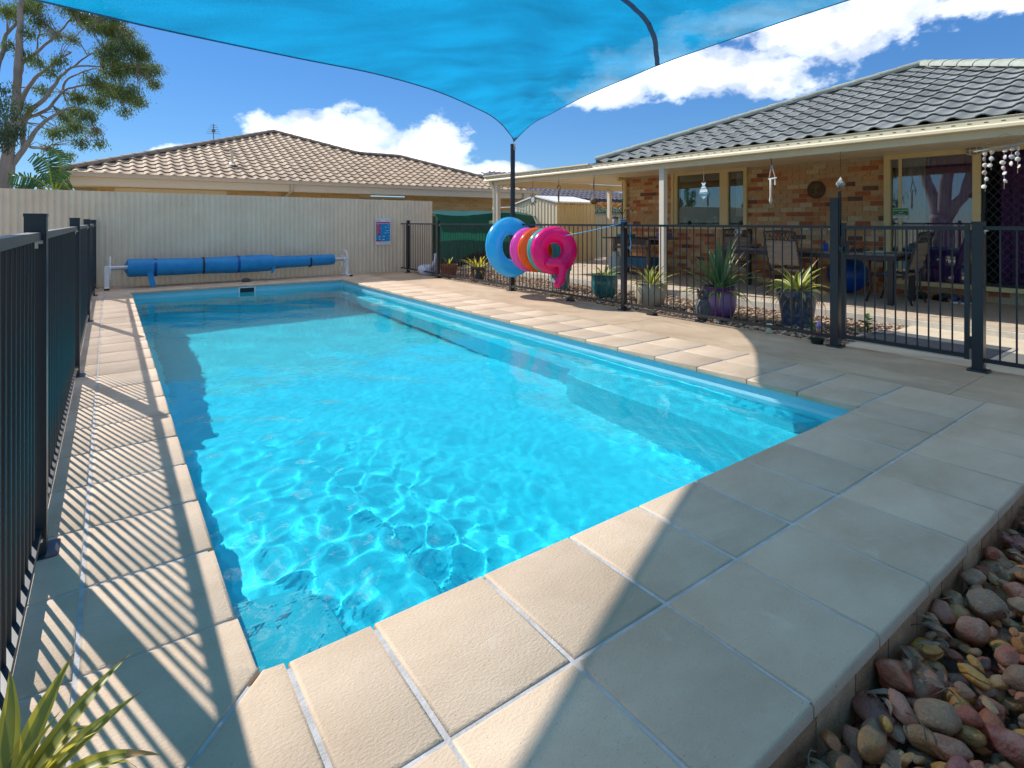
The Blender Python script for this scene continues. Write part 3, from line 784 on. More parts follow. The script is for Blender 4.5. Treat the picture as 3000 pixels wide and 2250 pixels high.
def tiled_roof(parent, frame, poly, mat, w, l, h, roll, limit=300, key=None, capmat=None, caps=()):
    """frame: (origin, u, s) with u along the eave and s up the slope; poly in (u, s) metres"""
    O, U, S = (Vector(q) for q in frame); Nn = U.cross(S).normalized()
    rot = Matrix((U, S, Nn)).transposed().to_euler()
    me = tile_mesh('roof_tile', mat, w, l + .03, h, roll)
    us = [p_[0] for p_ in poly]; ss = [p_[1] for p_ in poly]; spots = []
    j = 0; s = min(ss)
    while s < max(ss):
        u = min(us) + (w / 2 if (j % 2 and not roll) else 0)
        while u < max(us):
            if inside(poly, u + w / 2, s + l * .45): spots.append((u, s))
            u += w
        s += l; j += 1
    base = MB(); base.add([O + U * a_ + S * b_ - Nn * .03 for a_, b_ in poly] + [O + U * a_ + S * b_ - Nn * .09 for a_, b_ in poly],
                          [tuple(range(len(poly))), tuple(len(poly) + i for i in reversed(range(len(poly))))]); base.build('roof_deck', pm('roof_underlay', (.05, .045, .04), None, rough=.9), parent)
    if key: spots.sort(key=lambda q: key(O + U * q[0] + S * q[1]))
    for (u, s) in spots[:limit]:
        p_ = O + U * (u + rnd.uniform(-.003, .003)) + S * s + Nn * rnd.uniform(0, .003); link('roof_tile', me, parent, p_, rot)
    rest = spots[limit:]
    if rest:
        src = [Vector(v.co) for v in me.vertices]; fs = [tuple(p_.vertices) for p_ in me.polygons]; m = MB()
        for (u, s) in rest: m.add([O + U * (u + v.x) + S * (s + v.y) + Nn * v.z for v in src], fs)
        o = m.build('roof_tile', mat, parent, auto=45); o['kind'] = 'stuff'; o['label'] = 'remaining roof tiles higher up the slope'
    cm = cap_mesh('ridge_cap', capmat or mat)
    for a_, b_ in caps:
        a_ = Vector(a_); b_ = Vector(b_); d = b_ - a_; n = max(1, int(d.length / .36)); dn = d.normalized()
        side = dn.cross(Vector((0, 0, 1))).normalized(); upv = side.cross(dn)
        e = Matrix((side, dn, upv)).transposed().to_euler()
        for i in range(n): link('ridge_cap', cm, parent, a_ + d * (i / n) + upv * .022, e)
        MB().bar(a_ - upv * .03, b_ - upv * .03, .16, .15, up=upv).build('ridge_bedding', pm('ridge_mortar', (.16, .14, .12), (.10, .09, .08), 10, .9), parent)


def gutter(parent, a_, b_, out_dir, mat, h=.115, w=.11, slots=False):
    """quad-profile gutter running a to b (top outer edge), out_dir points away from the roof"""
    a_ = Vector(a_); b_ = Vector(b_); o_ = Vector(out_dir)
    prof = [(0, 0), (-.012, .004), (-.018, -.008), (-.010, -.018), (-.010, -.07), (0.0, -.085), (0.0, -h), (-.05, -h - .004), (-w, -h), (-w, 0), (-w + .006, 0), (-w + .006, -h + .006), (-.016, -h + .008), (-.016, -.02)]
    m = MB(); n = len(prof)
    for p_ in (a_, b_):
        for x, z in prof: m.v.append(tuple(p_ + o_ * (x + .012) + Vector((0, 0, z))))
    for i in range(n): m.f.append((i, (i + 1) % n, n + (i + 1) % n, n + i)); m.mi.append(0)
    m.f += [tuple(range(n)), tuple(reversed(range(n, 2 * n)))]; m.mi += [0, 0]
    o = m.build('gutter', mat, parent)
    if slots:
        L = (b_ - a_).length; d = (b_ - a_).normalized(); s = MB(); k = int(L / .145)
        for i in range(k):
            q = a_ + d * (.08 + i * .145) + o_ * (.0025) + Vector((0, 0, -.046)); s.bar(q - d * .018, q + d * .018, .004, .007)
        s = s.build('overflow_slots', M_BLACK, o); s['kind'] = 'stuff'
    return o


# ------------------------------------------------------------------ neighbouring house behind the fence
NH = thing('neighbour_house', 'low cream brick house with a tan tiled hip roof behind the corrugated fence', 'house', (0, 0, 0))
M_TAN = pm('tan_roof_tile', (0.46, 0.335, 0.215), (0.33, 0.235, 0.15), 1.6, .8, .25, 60, rand=.22)
M_TANCAP = pm('weathered_ridge', (0.20, 0.155, 0.115), (0.28, 0.22, 0.16), 4, .9, .3)
EY, EZ = 17.5, 2.46
def npt(x, y): return (x, y, EZ + (y - EY) * PT)
npoly = [(-1.05, 17.5), (5.2, 23.0), (7.8, 20.85), (9.5, 20.85), (13.9, 17.5)]
caps = [(npt(-1.05, 17.55), npt(5.2, 23.0)), (npt(7.8, 20.85), npt(5.2, 23.0)), (npt(7.8, 20.85), npt(9.5, 20.85)), (npt(13.6, 17.75), npt(9.5, 20.85))]
tiled_roof(NH, ((0, EY, EZ), (1, 0, 0), (0, CT, ST)), [(x, (y - EY) / CT) for x, y in npoly], M_TAN, .30, .32, .042, True, 300, key=lambda q: q.y * 1.0 - .15 * q.x, capmat=M_TANCAP, caps=caps)
bk = MB(); A5 = npt(5.2, 23.0); bk.add([npt(-1.05, 17.5), A5, (-1.05, 28.5, EZ), npt(7.8, 20.85), npt(9.5, 20.85), npt(13.9, 17.5), (13.9, 24.2, EZ), (7.8, 24.2, EZ), (11.4, 28.5, EZ)],
       [(0, 2, 1), (1, 2, 8), (1, 8, 3), (3, 7, 6, 4), (4, 6, 5)]); bk.build('back_slopes', M_TAN, NH)
gutter(NH, (-1.15, EY - .16, EZ + .02), (14.0, EY - .16, EZ + .02), (0, -1, 0), pm('tan_gutter', (.52, .42, .30), None, rough=.45))
MB().box((-1.12, EY - .10, EZ - .30), (13.95, EY - .07, EZ - .02)).build('fascia', pm('cream_fascia', (.64, .54, .40), None, rough=.5), NH)
MB().box((-1.12, EY - .07, EZ - .32), (13.95, EY + .62, EZ - .29)).build('eave_soffit', MATS['cream_fascia'], NH)
MB().bar((-1.13, EY - .1, EZ - .15), (-1.13, 28, EZ - .15), .03, .3).build('side_fascia', MATS['cream_fascia'], NH)
M_NBR = bpy.data.materials.new('tan_brickwork'); M_NBR.use_nodes = True; nt = M_NBR.node_tree; bs = nt.nodes['Principled BSDF']
geo = nt.nodes.new('ShaderNodeNewGeometry'); sx = nt.nodes.new('ShaderNodeSeparateXYZ'); nt.links.new(geo.outputs['Position'], sx.inputs[0])
vec = node(nt, 'ShaderNodeCombineXYZ', i_X=math_n(nt, 'ADD', sx.outputs[0], sx.outputs[1]), i_Y=sx.outputs[2])
bt = node(nt, 'ShaderNodeTexBrick', i_Color1=(.44, .27, .11, 1), i_Color2=(.55, .36, .17, 1), i_Mortar=(.52, .42, .27, 1), i_Scale=1.0)
bt.inputs['Vector'].default_value = (0, 0, 0); nt.links.new(vec.outputs[0], bt.inputs['Vector'])
bt.inputs['Brick Width'].default_value = .30; bt.inputs['Row Height'].default_value = .10; bt.inputs['Mortar Size'].default_value = .006
nt.links.new(bt.outputs[0], bs.inputs['Base Color']); bs.inputs['Roughness'].default_value = .9
bp = node(nt, 'ShaderNodeBump', i_Strength=.6, i_Distance=.01, i_Height=bt.outputs[1]); bp.invert = True; nt.links.new(bp.outputs[0], bs.inputs['Normal'])
WYN = EY + .55
wl = MB()
for x0, x1 in ((-.25, .13), (2.8, 6.7), (8.5, 13.5)): wl.box((x0, WYN, -.2), (x1, WYN + .12, EZ - .3))
wl.box((6.7, WYN, -.2), (8.5, WYN + .12, 1.2)); wl.box((-.6, WYN + 2.5, -.2), (2.8, WYN + 2.6, EZ - .3)); wl.box((2.8, WYN + .12, -.2), (2.9, WYN + 2.5, EZ - .3))
wv_ = wl.v
for k in range(0, len(wv_), 8): q_ = MB(); q_.add(wv_[k:k + 8], [(3, 2, 1, 0), (4, 5, 6, 7), (0, 1, 5, 4), (1, 2, 6, 5), (2, 3, 7, 6), (3, 0, 4, 7)]); q_.build('wall', M_NBR, NH)
MB().box((-.86, WYN - .3, -.2), (-.74, WYN - .18, EZ - .3)).build('verandah_post', M_NBR, NH)
MB().box((.13, WYN + .02, EZ - .44), (2.8, WYN + .06, EZ - .31)).build('garage_lintel', MATS['cream_fascia'], NH)
M_PANE = pm('dark_window', (.02, .022, .025), None, rough=.08)
for x0, x1 in ((3.20, 3.92), (6.72, 8.48)):
    f = MB(); f.box((x0, WYN - .03, EZ - .44), (x1, WYN + .0, EZ - .36)); f.box((x0, WYN - .03, 1.2), (x0 + .07, WYN, EZ - .44)); f.box((x1 - .07, WYN - .03, 1.2), (x1, WYN, EZ - .44)); f.box(((x0 + x1) / 2 - .05, WYN - .03, 1.2), ((x0 + x1) / 2 + .05, WYN, EZ - .44))
    f.box((x0, WYN - .03, 1.12), (x1, WYN, 1.2))
    f = f.build('window', pm('tan_window_frame', (.45, .32, .16), None, rough=.5), NH)
    MB().box((x0 + .07, WYN - .012, 1.2), ((x0 + x1) / 2 - .05, WYN - .006, EZ - .44)).build('pane', M_PANE, f)
    MB().box(((x0 + x1) / 2 + .05, WYN - .012, 1.2), (x1 - .07, WYN - .006, EZ - .44)).build('pane', M_PANE, f)
MB().tube([(4.45, EY - .14, EZ - .1), (4.45, EY - .14, EZ - .28), (4.38, EY + .1, EZ - .42), (4.3, WYN - .06, EZ - .48), (4.3, WYN - .06, -.1)], .05, 10).build('downpipe', MATS['tan_gutter'], NH, auto=50)
MB().tube([(13.2, EY - .14, EZ - .1), (13.2, EY - .14, EZ - .3), (13.2, WYN - .06, EZ - .55), (13.2, WYN - .06, -.1)], .05, 10).build('downpipe', MATS['tan_gutter'], NH, auto=50)
q = npt(3.05, 18.75); MB().tube([(q[0], q[1], q[2] - .05), (q[0], q[1], q[2] + .42)], .04, 10).lathe([(.0, .46), (.055, .45), (.055, .40), (.04, .39)][::-1], 10, (q[0], q[1], q[2])).lathe([(.22, -.02), (.10, .04), (.05, .09)], 12, q).build('vent_pipe', MATS['cream_fascia'], NH, auto=50)
q = npt(2.85, 21.0); at_ = MB(); at_.tube([(q[0], q[1], q[2] - .4), (q[0], q[1], q[2] + .62)], .014, 6)
for i in range(5): at_.tube([(q[0] - .22 + .03 * i, q[1], q[2] + .30 + .07 * i), (q[0] + .22 - .03 * i, q[1], q[2] + .30 + .07 * i)], .007, 5)
at_.box((q[0] - .05, q[1] - .03, q[2] + .34), (q[0] + .05, q[1] + .03, q[2] + .44)); tag(at_.build('antenna', pm('grey_metal', (.16, .16, .17), None, rough=.5), None), 'small television antenna sticking up behind the neighbour roof hip', 'antenna')

# ------------------------------------------------------------------ house on the right
HS = thing('brick_house', 'mottled red and tan brick house with grey tiled roof and patio', 'house', (0, 0, 0))
WX = 10.47
M_GREY = pm('charcoal_roof_tile', (0.16, 0.175, 0.168), (0.225, 0.24, 0.23), 2.2, .85, .25, 60, rand=.25)
EX, EZR = 7.72, 2.375
def hpt(x, y): return (x, y, EZR + (x - EX) * PT)
hpoly = [(-.55, 0), (3.66, (11.62 - EX) / CT), (8.05, 0)]
tiled_roof(HS, ((EX, 0, EZR), (0, -1, 0), (CT, 0, ST)), [(-p_[0], p_[1]) for p_ in reversed(hpoly)][::-1], M_GREY, .265, .31, .032, True, 300,
           capmat=pm('grey_green_ridge', (.30, .33, .27), (.22, .24, .2), 5, .7, .2, rand=.1), caps=[(hpt(7.85, 7.95), hpt(11.62, 3.66)), (hpt(7.75, -.5), hpt(11.62, 3.66))])
bk = MB(); ap = hpt(11.62, 3.66); bk.add([ap, hpt(EX, 8.05), hpt(EX, -.55), (16, 8.05, EZR), (16, -.55, EZR), (19, 3.66, ap[2])], [(0, 3, 1), (0, 2, 4), (0, 5, 3), (0, 4, 5)]); bk.build('back_slopes', M_GREY, HS)
gutter(HS, (EX - .012, -2.0, EZR), (EX - .012, 11.82, EZR), (-1, 0, 0), M_TRIM, slots=True)
MB().box((EX + .10, -2, 2.17), (EX + .135, 11.8, 2.27)).build('beam', M_TRIM, HS)
MB().box((EX + .14, 11.72, 2.16), (13.2, 11.78, 2.33)).build('end_beam', M_TRIM, HS)
# patio ceiling: ribbed sheet
cl = MB(); rib = []
x = EX + .14
while x < 13.0:
    for dx, dz in ((0, 0), (.16, 0), (.17, .02), (.19, .02)): rib.append((x + dx, 2.345 + dz))
    x += .2
for y in (-2.0, 11.76):
    for (x, z) in rib: cl.v.append((x, y, z))
n = len(rib)
for i in range(n - 1): cl.f.append((i, i + 1, n + i + 1, n + i)); cl.mi.append(0)
cl.build('patio_ceiling', M_TRIM, HS)
MB().box((EX - .05, 8.0, 2.375), (13.2, 11.8, 2.40)).build('flat_roof_sheet', M_TRIM, HS)
for x, y in ((EX + .14, 6.31), (EX + .14, 11.42), (12.1, 11.70)):
    MB().box((x - .05, y - .05, .05), (x + .05, y + .05, 2.17)).build('verandah_post', pm('white_cream_paint', (.72, .64, .50), None, rough=.5), HS)
MB().tube([(EX + .06, 11.6, 2.27), (EX + .06, 11.6, 2.19), (EX + .09, 11.53, 2.09), (EX + .10, 11.51, 2.0), (EX + .10, 11.51, .05)], .042, 12).build('downpipe', M_TRIM, HS, auto=60)
MB().tube([(WX - .3, 9.55, 2.30), (WX - .13, 9.5, 2.28), (WX - .10, 9.5, 2.18), (WX - .10, 9.5, .06)], .05, 12).build('downpipe', M_YEL, HS, auto=60)

# brick wall: every brick a piece; mortar behind
M_MORT = pm('sandy_mortar', (.55, .43, .27), (.47, .36, .22), 18, .95, .3, 150)
BR = [pm('brick_' + n_, c1, c2, 16, .88, .35, 110, specks=(60, .64, (.12, .055, .035))) for n_, c1, c2 in (
    ('red', (.50, .155, .065), (.42, .12, .05)), ('orange', (.58, .25, .10), (.52, .20, .075)), ('tan', (.60, .39, .20), (.54, .33, .16)),
    ('cream', (.68, .52, .31), (.62, .45, .25)), ('dark', (.16, .075, .055), (.24, .11, .07)), ('apricot', (.63, .36, .17), (.57, .30, .13)))]
BW, BH, BG = .230, .076, .010
bmesh_ = [[MB().box((-.010, -(wd - .0), 0), (.03, 0, BH)).mesh('brick', m_) for m_ in BR] for wd in (BW, BW / 2 - .005)]
WIN = (6.28, 8.12, 1.10, 2.40)
wl = MB(); y0, y1, z0, z1 = 3.83, 9.68, .055, 2.36
for a0, a1, b0, b1 in ((y0, WIN[0], z0, z1), (WIN[1], y1, z0, z1), (WIN[0], WIN[1], z0, WIN[2])): wl.box((WX, a0, b0), (WX + .12, a1, b1))
wl.box((WX + .12, y1 - .12, z0), (14, y1, z1)); wl.box((WX + .02, 1.0, z0), (WX + .14, 3.83, .26)); wl.box((WX + .02, -3, z0), (WX + .14, 1.0, z1))
wv_ = wl.v
for k in range(0, len(wv_), 8): q_ = MB(); q_.add(wv_[k:k + 8], [(3, 2, 1, 0), (4, 5, 6, 7), (0, 1, 5, 4), (1, 2, 6, 5), (2, 3, 7, 6), (3, 0, 4, 7)]); q_.build('wall', M_MORT, HS)
spots = []
row = 0; z = z0 + .004
while z + BH < z1 + .01:
    yb = y1 + (0 if row % 2 == 0 else BW / 2 + BG / 2)
    while yb > y0 + .05:
        t0, t1 = min(yb, y1), max(yb - BW, y0)
        for c0, c1 in (((t0, t1),) if not (z + BH > WIN[2] - .09 and t1 < WIN[1] and t0 > WIN[0]) else ((t0, max(t1, WIN[1])), (min(t0, WIN[0]), t1))):
            if c0 - c1 > .03: spots.append((c0, c1, z))
        yb -= BW + BG
    z += BH + BG; row += 1
# sill course: bricks on end under the window
for i in range(22):
    c0 = WIN[1] + .02 - i * .086
    if c0 - .076 > WIN[0] - .03: spots.append((c0, c0 - .076, -1))
wts = (0, 1, 1, 2, 2, 2, 3, 3, 4, 5, 5, 5, 0)


def bview(s): return 0 if s[2] == -1 else (-(s[0] - s[1]) - (.3 if s[2] > .9 else 0) + .05 * s[0])


spots.sort(key=bview)
rest = MB()
for i, (c0, c1, z) in enumerate(spots):
    k = rnd.choice(wts)
    if z == -1:
        MB().box((-.03, -.076, 0), (.03, 0, .105)).build('sill_brick', BR[rnd.choice((2, 3, 5))], HS, loc=(WX, c0, WIN[2] - .11)); continue
    full = abs(c0 - c1 - BW) < .002
    if i < 300:
        if full: link('brick', bmesh_[0][k], HS, (WX, c0, z))
        else: MB().box((-.010, -(c0 - c1), 0), (.03, 0, BH)).build('brick', BR[k], HS, loc=(WX, c0, z))
    else: rest.box((WX - .010, c1, z), (WX + .03, c0, z + BH), k)
if rest.v:
    o = rest.build('brick', BR, HS); o['kind'] = 'stuff'; o['label'] = 'remaining bricks of the mottled wall'
for i in range(6):   # step bricks under the door
    MB().box((-.010, -.23, 0), (.03, 0, .076)).build('brick', BR[(0, 2, 1, 4, 0, 5)[i]], HS, loc=(WX + .02, 3.80 - i * .24, .066)); MB().box((-.010, -.23, 0), (.03, 0, .076)).build('brick', BR[(3, 0, 2, 1, 5, 0)[i]], HS, loc=(WX + .02, 3.68 - i * .24, .152))

# kitchen window
GL = glass_mat('window_glass', (.86, .95, .93), .80)
wn = MB(); fx = WX - .06
def fr(m, y0_, y1_, z0_, z1_, x0=None, x1=None): m.box((fx if x0 is None else x0, y0_, z0_), (WX + .06 if x1 is None else x1, y1_, z1_))
fr(wn, 6.28, 6.35, 1.12, 2.40); fr(wn, 7.98, 8.12, 1.12, 2.40); fr(wn, 6.70, 6.89, 1.12, 2.40); fr(wn, 6.35, 6.70, 2.28, 2.40); fr(wn, 6.89, 7.98, 2.28, 2.40); fr(wn, 6.35, 6.70, 1.12, 1.17); fr(wn, 6.89, 7.98, 1.12, 1.17)
wn.box((fx - .05, 6.25, 1.085), (WX + .06, 8.15, 1.118))
wn.box((fx - .03, 8.06, 1.12), (fx - .001, 8.12, 2.40))
WNO = wn.build('window', M_YEL, HS)
MB().box((WX - .012, 6.35, 1.17), (WX - .006, 6.70, 2.28)).build('pane', GL, WNO); MB().box((WX - .012, 6.89, 1.17), (WX - .006, 7.98, 2.28)).build('pane', GL, WNO)
# inside: room shell, so that the panes look into a dim room
rm = MB(); rm.box((13.9, -3, .05), (14, 9.6, 2.4)); rm.box((WX + .13, 4.55, .05), (14, 4.62, 2.36)); rm.box((WX + .13, 5.4, .06), (WX + .66, 9.5, .93), 1); rm.box((WX + .13, -3, 2.36), (14, 9.6, 2.375)); rm.box((WX + .13, -3, .057), (14, 9.6, .08), 1)
rm.build('room', [pm('dim_room_wall', (.20, .20, .165), (.14, .14, .12), 2, .8), pm('bench_top', (.30, .32, .33), None, rough=.5)], HS)

# sliding door and screen door
dr = MB()
fr(dr, 3.74, 3.83, .26, 2.36); fr(dr, 2.56, 2.66, .26, 2.36); fr(dr, 1.0, 3.74, 2.27, 2.36, fx + .003, WX + .057); fr(dr, 1.0, 3.74, .235, .30, fx - .04, WX + .05); fr(dr, 1.0, 1.08, .30, 2.27)
fr(dr, 3.585, 3.635, .30, 2.27, WX + .0, WX + .04)
DR = dr.build('sliding_door', M_YEL, HS)
GL2 = glass_mat('door_glass', (.88, .90, .92), .85)
MB().box((WX - .006, 2.66, .30), (WX - .001, 3.585, 2.27)).build('pane', GL2, DR); MB().box((WX + .006, 3.635, .30), (WX + .011, 3.74, 2.27)).build('pane', GL2, DR)
sc = MB(); fr(sc, 2.51, 2.559, .30, 2.27, WX - .03, WX - .005); fr(sc, 1.0, 1.05, .30, 2.27, WX - .03, WX - .005); fr(sc, 1.05, 2.51, .30, .345, WX - .03, WX - .005)
SCR = sc.build('screen_door', M_BLACK, HS)
ms = MB(); stp = .105; L_ = 1.97; wdt = 1.46
k = -int(L_ / stp)
while k * stp < wdt:
    for sgn in (1, -1):
        a0, a1 = k * stp, k * stp + L_ * .78; t0 = max(0, -a0 / (a1 - a0)); t1 = min(1, (wdt - a0) / (a1 - a0))
        if t1 > t0:
            ya, yb = a0 + (a1 - a0) * t0, a0 + (a1 - a0) * t1; za, zb = .30 + L_ * t0, .30 + L_ * t1
            if sgn < 0: za, zb = 2.57 - za, 2.57 - zb
            ms.bar((WX - .018 + .002 * sgn, 2.51 - ya, za), (WX - .018 + .002 * sgn, 2.51 - yb, zb), .010, .004, up=(1, 0, 0))
    k += 1
ms.build('diamond_grille', M_BLACK, SCR)
MB().box((WX - .06, 2.515, 1.21), (WX - .02, 2.555, 1.37)).build('lock', M_BLACK, SCR)
M_FLY = bpy.data.materials.new('dark_flymesh'); M_FLY.use_nodes = True; nt = M_FLY.node_tree; tr = node(nt, 'ShaderNodeBsdfTransparent', i_Color=(.7, .7, .72, 1)); nt.links.new(tr.outputs[0], nt.nodes['Material Output'].inputs[0])
MB().box((WX + .03, 1.0, .30), (WX + .035, 2.51, 2.27)).build('insect_mesh', M_FLY, SCR)
# curtains
M_PUR = pm('purple_curtain', (.34, .11, .40), (.42, .15, .48), 6, .85); M_SHEER = pm('white_sheer_curtain', (.75, .75, .76), None, rough=.9)
def curtain(name, y0_, y1_, x_, mat, z0_=.10, z1_=2.33, folds=9, top=None):
    m = MB()
    def f(u, v):
        ya = y0_ + (y1_ - y0_) * u
        if top: ya = (y0_ + top * (1 - v)) + (y1_ - y0_ - top * (1 - v)) * u
        return (x_ + .035 * math.sin(u * folds * 2 * PI) * (.5 + .5 * v), ya, z1_ - (z1_ - z0_) * v)
    m.grid(f, folds * 8, 6); return m.build(name, mat, HS, smooth=True)
curtain('curtain', 2.70, 3.30, WX + .16, M_PUR, folds=6); curtain('curtain', 1.2, 2.4, WX + .20, M_PUR, folds=10); curtain('curtain', 3.30, 3.72, WX + .12, M_SHEER, folds=5)
curtain('kitchen_curtain', 6.36, 6.60, WX + .10, M_SHEER, 1.2, 2.25, 3)

# oval bulkhead light
LT = thing('bulkhead_light', 'cream oval bulkhead light on the frame above the sliding door', 'light', (WX - .07, 2.62, 2.30))
bd = MB(); bd.lathe([(.0, .0), (.125, .0), (.13, .02), (.125, .045), (.115, .05)], 24, sq=(1, .55)); bd.build('base', M_TRIM, LT, auto=40, rot=(0, -PI / 2, 0)).rotation_euler = (PI / 2, 0, PI / 2)
LT.children[0].rotation_euler = (0, -PI / 2, PI / 2); LT.children[0].rotation_euler = (PI / 2, 0, -PI / 2)
dm = MB(); dm.lathe([(.112, .045), (.10, .075), (.06, .098), (0, .105)], 24, sq=(1, .55)); dm.build('lens', pm('frosted_lens', (.32, .29, .24), None, rough=.3), LT, smooth=True, rot=(PI / 2, 0, -PI / 2))
cg = MB(); cg.tube([(.118 * math.sin(t), 0, .045 + .07 * math.cos(t)) for t in [-PI / 2 + PI * k / 10 for k in range(11)]], .008, 6)
for xo in (-.04, .04): cg.tube([(xo, .062 * math.sin(t), .045 + .068 * math.cos(t)) for t in [-PI / 2 + PI * k / 10 for k in range(11)]], .008, 6)
cg.build('guard', M_TRIM, LT, auto=60, rot=(PI / 2, 0, -PI / 2))

# green sign and frosted dots on the door glass
DS = thing('door_sign', 'small green and white sign stuck on the glass door', 'sign', (WX - .012, 3.60, 1.39))
MB().box((-.003, -.11, -.085), (0, .11, .085)).build('board', pm('sign_cream', (.72, .74, .62), None, rough=.4), DS)
MB().box((-.0045, -.105, -.04), (-.0032, .105, .035)).build('green_panel', pm('sign_green', (.0, .20, .085), None, rough=.4), DS); MB().box((-.0045, -.105, .042), (-.0032, .105, .078)).build('lime_panel', pm('sign_lime', (.14, .40, .10), None, rough=.4), DS)
lettering('DESIGNATED ONLY', .022, pm('sign_dark', (.01, .06, .03), None), DS, (-.0052, 0, .051), (PI / 2, 0, -PI / 2), 'CENTER'); lettering('SMOKING AREA', .022, M_WHITE, DS, (-.0052, 0, -.034), (PI / 2, 0, -PI / 2), 'CENTER')
lettering('PLEASE EXTINGUISH', .014, pm('sign_magenta', (.3, .03, .12), None), DS, (-.0042, 0, -.06), (PI / 2, 0, -PI / 2), 'CENTER')
MB().bar((-.0052, .03, .0), (-.0052, -.03, .018), .001, .006).bar((-.0052, -.02, -.004), (-.0052, -.03, .016), .001, .005).build('cigarette_mark', M_WHITE, DS)
ds = MB()
for i in range(22): ds.tube([(WX - .010, 3.66 - i * .046 + .019 * math.cos(t), 1.185 + .019 * math.sin(t)) for t in [2 * PI * k / 14 for k in range(14)]], .0022, 4, closed=True)
o = ds.build('frosted_dots', pm('frosted_white', (.6, .6, .62), None), DR); o['kind'] = 'stuff'
# ------------------------------------------------------------------ plants in pots
def leaf_mat(name, c, c2, tr=.35):
    if name in MATS: return MATS[name]
    m = bpy.data.materials.new(name); m.use_nodes = True; nt = m.node_tree; nt.nodes.clear(); out = nt.nodes.new('ShaderNodeOutputMaterial')
    geo = nt.nodes.new('ShaderNodeNewGeometry'); n = node(nt, 'ShaderNodeTexNoise', i_Scale=7.0, i_Detail=3.0, i_Vector=geo.outputs['Position'])
    oi = nt.nodes.new('ShaderNodeObjectInfo')
    f = math_n(nt, 'ADD', math_n(nt, 'MULTIPLY', n.outputs[0], .8), math_n(nt, 'MULTIPLY', oi.outputs['Random'], .45))
    f = math_n(nt, 'ADD', f, math_n(nt, 'MULTIPLY', geo.outputs['Random Per Island'], .35))
    col = mixc(nt, ramp(nt, f, [(.35, 0.0), (1.0, 1.0)]), c, c2)
    p = node(nt, 'ShaderNodeBsdfPrincipled', i_Roughness=.45); nt.links.new(col, p.inputs['Base Color'])
    t = nt.nodes.new('ShaderNodeBsdfTranslucent'); nt.links.new(mixc(nt, .5, col, (c2[0] * 1.5, c2[1] * 1.5, c2[2])), t.inputs[0])
    mx_ = node(nt, 'ShaderNodeMixShader', i_0=tr); nt.links.new(p.outputs[0], mx_.inputs[1]); nt.links.new(t.outputs[0], mx_.inputs[2]); nt.links.new(mx_.outputs[0], out.inputs[0])
    MATS[name] = m; return m


L_GREEN = leaf_mat('strap_leaf_green', (.05, .12, .02), (.10, .19, .03)); L_YEL = leaf_mat('leaf_yellow_margin', (.42, .40, .07), (.55, .50, .14))
L_BLUE = leaf_mat('blue_green_leaf', (.05, .13, .06), (.10, .20, .09)); L_BROWN = leaf_mat('dry_leaf', (.30, .17, .06), (.42, .26, .10)); L_ORANGE = leaf_mat('orange_bromeliad', (.40, .20, .02), (.50, .36, .05))
L_DARK = leaf_mat('deep_green_leaf', (.02, .09, .015), (.05, .14, .02)); L_LIME = leaf_mat('lime_leaf', (.20, .30, .03), (.40, .45, .06))


def blade(base, az_, length, width, rise, droop, mats, parent, twist=0.0, n=9, name='leaf'):
    """strap leaf: starts at base, leaves at angle 'rise' and bends by 'droop'; mats = (centre, margin)"""
    m = MB(); p = Vector(base); an = rise; st = length / n; h = Vector((math.cos(az_), math.sin(az_), 0)); sd = Vector((-h.y, h.x, 0))
    rows = []; tipn = rnd.choice((1, 1, 2, 3)); yaw = rnd.uniform(-.55, .55); kink = rnd.uniform(.55, .95) if rnd.random() < .25 else 9
    for i in range(n + 1):
        t = i / n; w = width * (.55 + .45 * math.sin(PI * min(1, t * 1.1 + .12))) * (1 - max(0, (t - .55) / .45) ** 1.6 * .97)
        d = h * math.cos(an) + Vector((0, 0, 1)) * math.sin(an); up = sd.cross(d) * -1
        s2 = (sd * math.cos(twist * t) + up * math.sin(twist * t))
        rows.append([p - s2 * w + up * w * .35, p - s2 * w * .5 + up * w * .06, p + up * -.0, p + s2 * w * .5 + up * w * .06, p + s2 * w + up * w * .35])
        p = p + d * st; an -= droop * st / length * (.5 + t) + (.5 if abs(t - kink) < .5 / n else 0)
        az_ += yaw / n; h = Vector((math.cos(az_), math.sin(az_), 0)); sd = Vector((-h.y, h.x, 0))
    for r_ in rows: m.v += [tuple(q) for q in r_]
    for i in range(n):
        for j in range(4):
            a = i * 5 + j; m.f.append((a, a + 1, a + 6, a + 5)); m.mi.append(2 if (len(mats) > 2 and i >= n - tipn) else (1 if j in (0, 3) else 0))
    return m.build(name, list(mats), parent, smooth=True)


def pot(parent, prof, mat, soil_r, soil_z, n=32):
    m = MB().lathe(prof, n); o = m.build('pot', mat, parent, auto=50)
    MB().lathe([(soil_r, 0), (soil_r * .5, .012), (0, .016)], 20, (0, 0, soil_z)).build('soil', M_SOIL, o); return o


def glaze(name, c, c2, sc=9, rough=.25): return pm(name, c, c2, sc, rough, coat=.5)


def potted(label, loc, prof, mat, soil, leaves, cat='potted plant', seed=1):
    t = thing('potted_plant', label, cat, loc, group='potted plants'); pot(t, prof, mat, *soil); rr_ = random.Random(seed)
    for (n, l0, l1, wd, r0, r1, d0, d1, mats) in leaves:
        n = int(n * 1.35); wd *= 1.25
        for i in range(n):
            a = 2 * PI * (i + rr_.random() * .8) / n + seed; w = wd
            blade((math.cos(a) * .02, math.sin(a) * .02, soil[1]), a, rr_.uniform(l0, l1), w * rr_.uniform(.8, 1.15), rr_.uniform(r0, r1), rr_.uniform(d0, d1), (tuple(mats) + (L_BROWN,)) if rr_.random() < .55 else mats, t, rr_.uniform(-.5, .5))
    return t


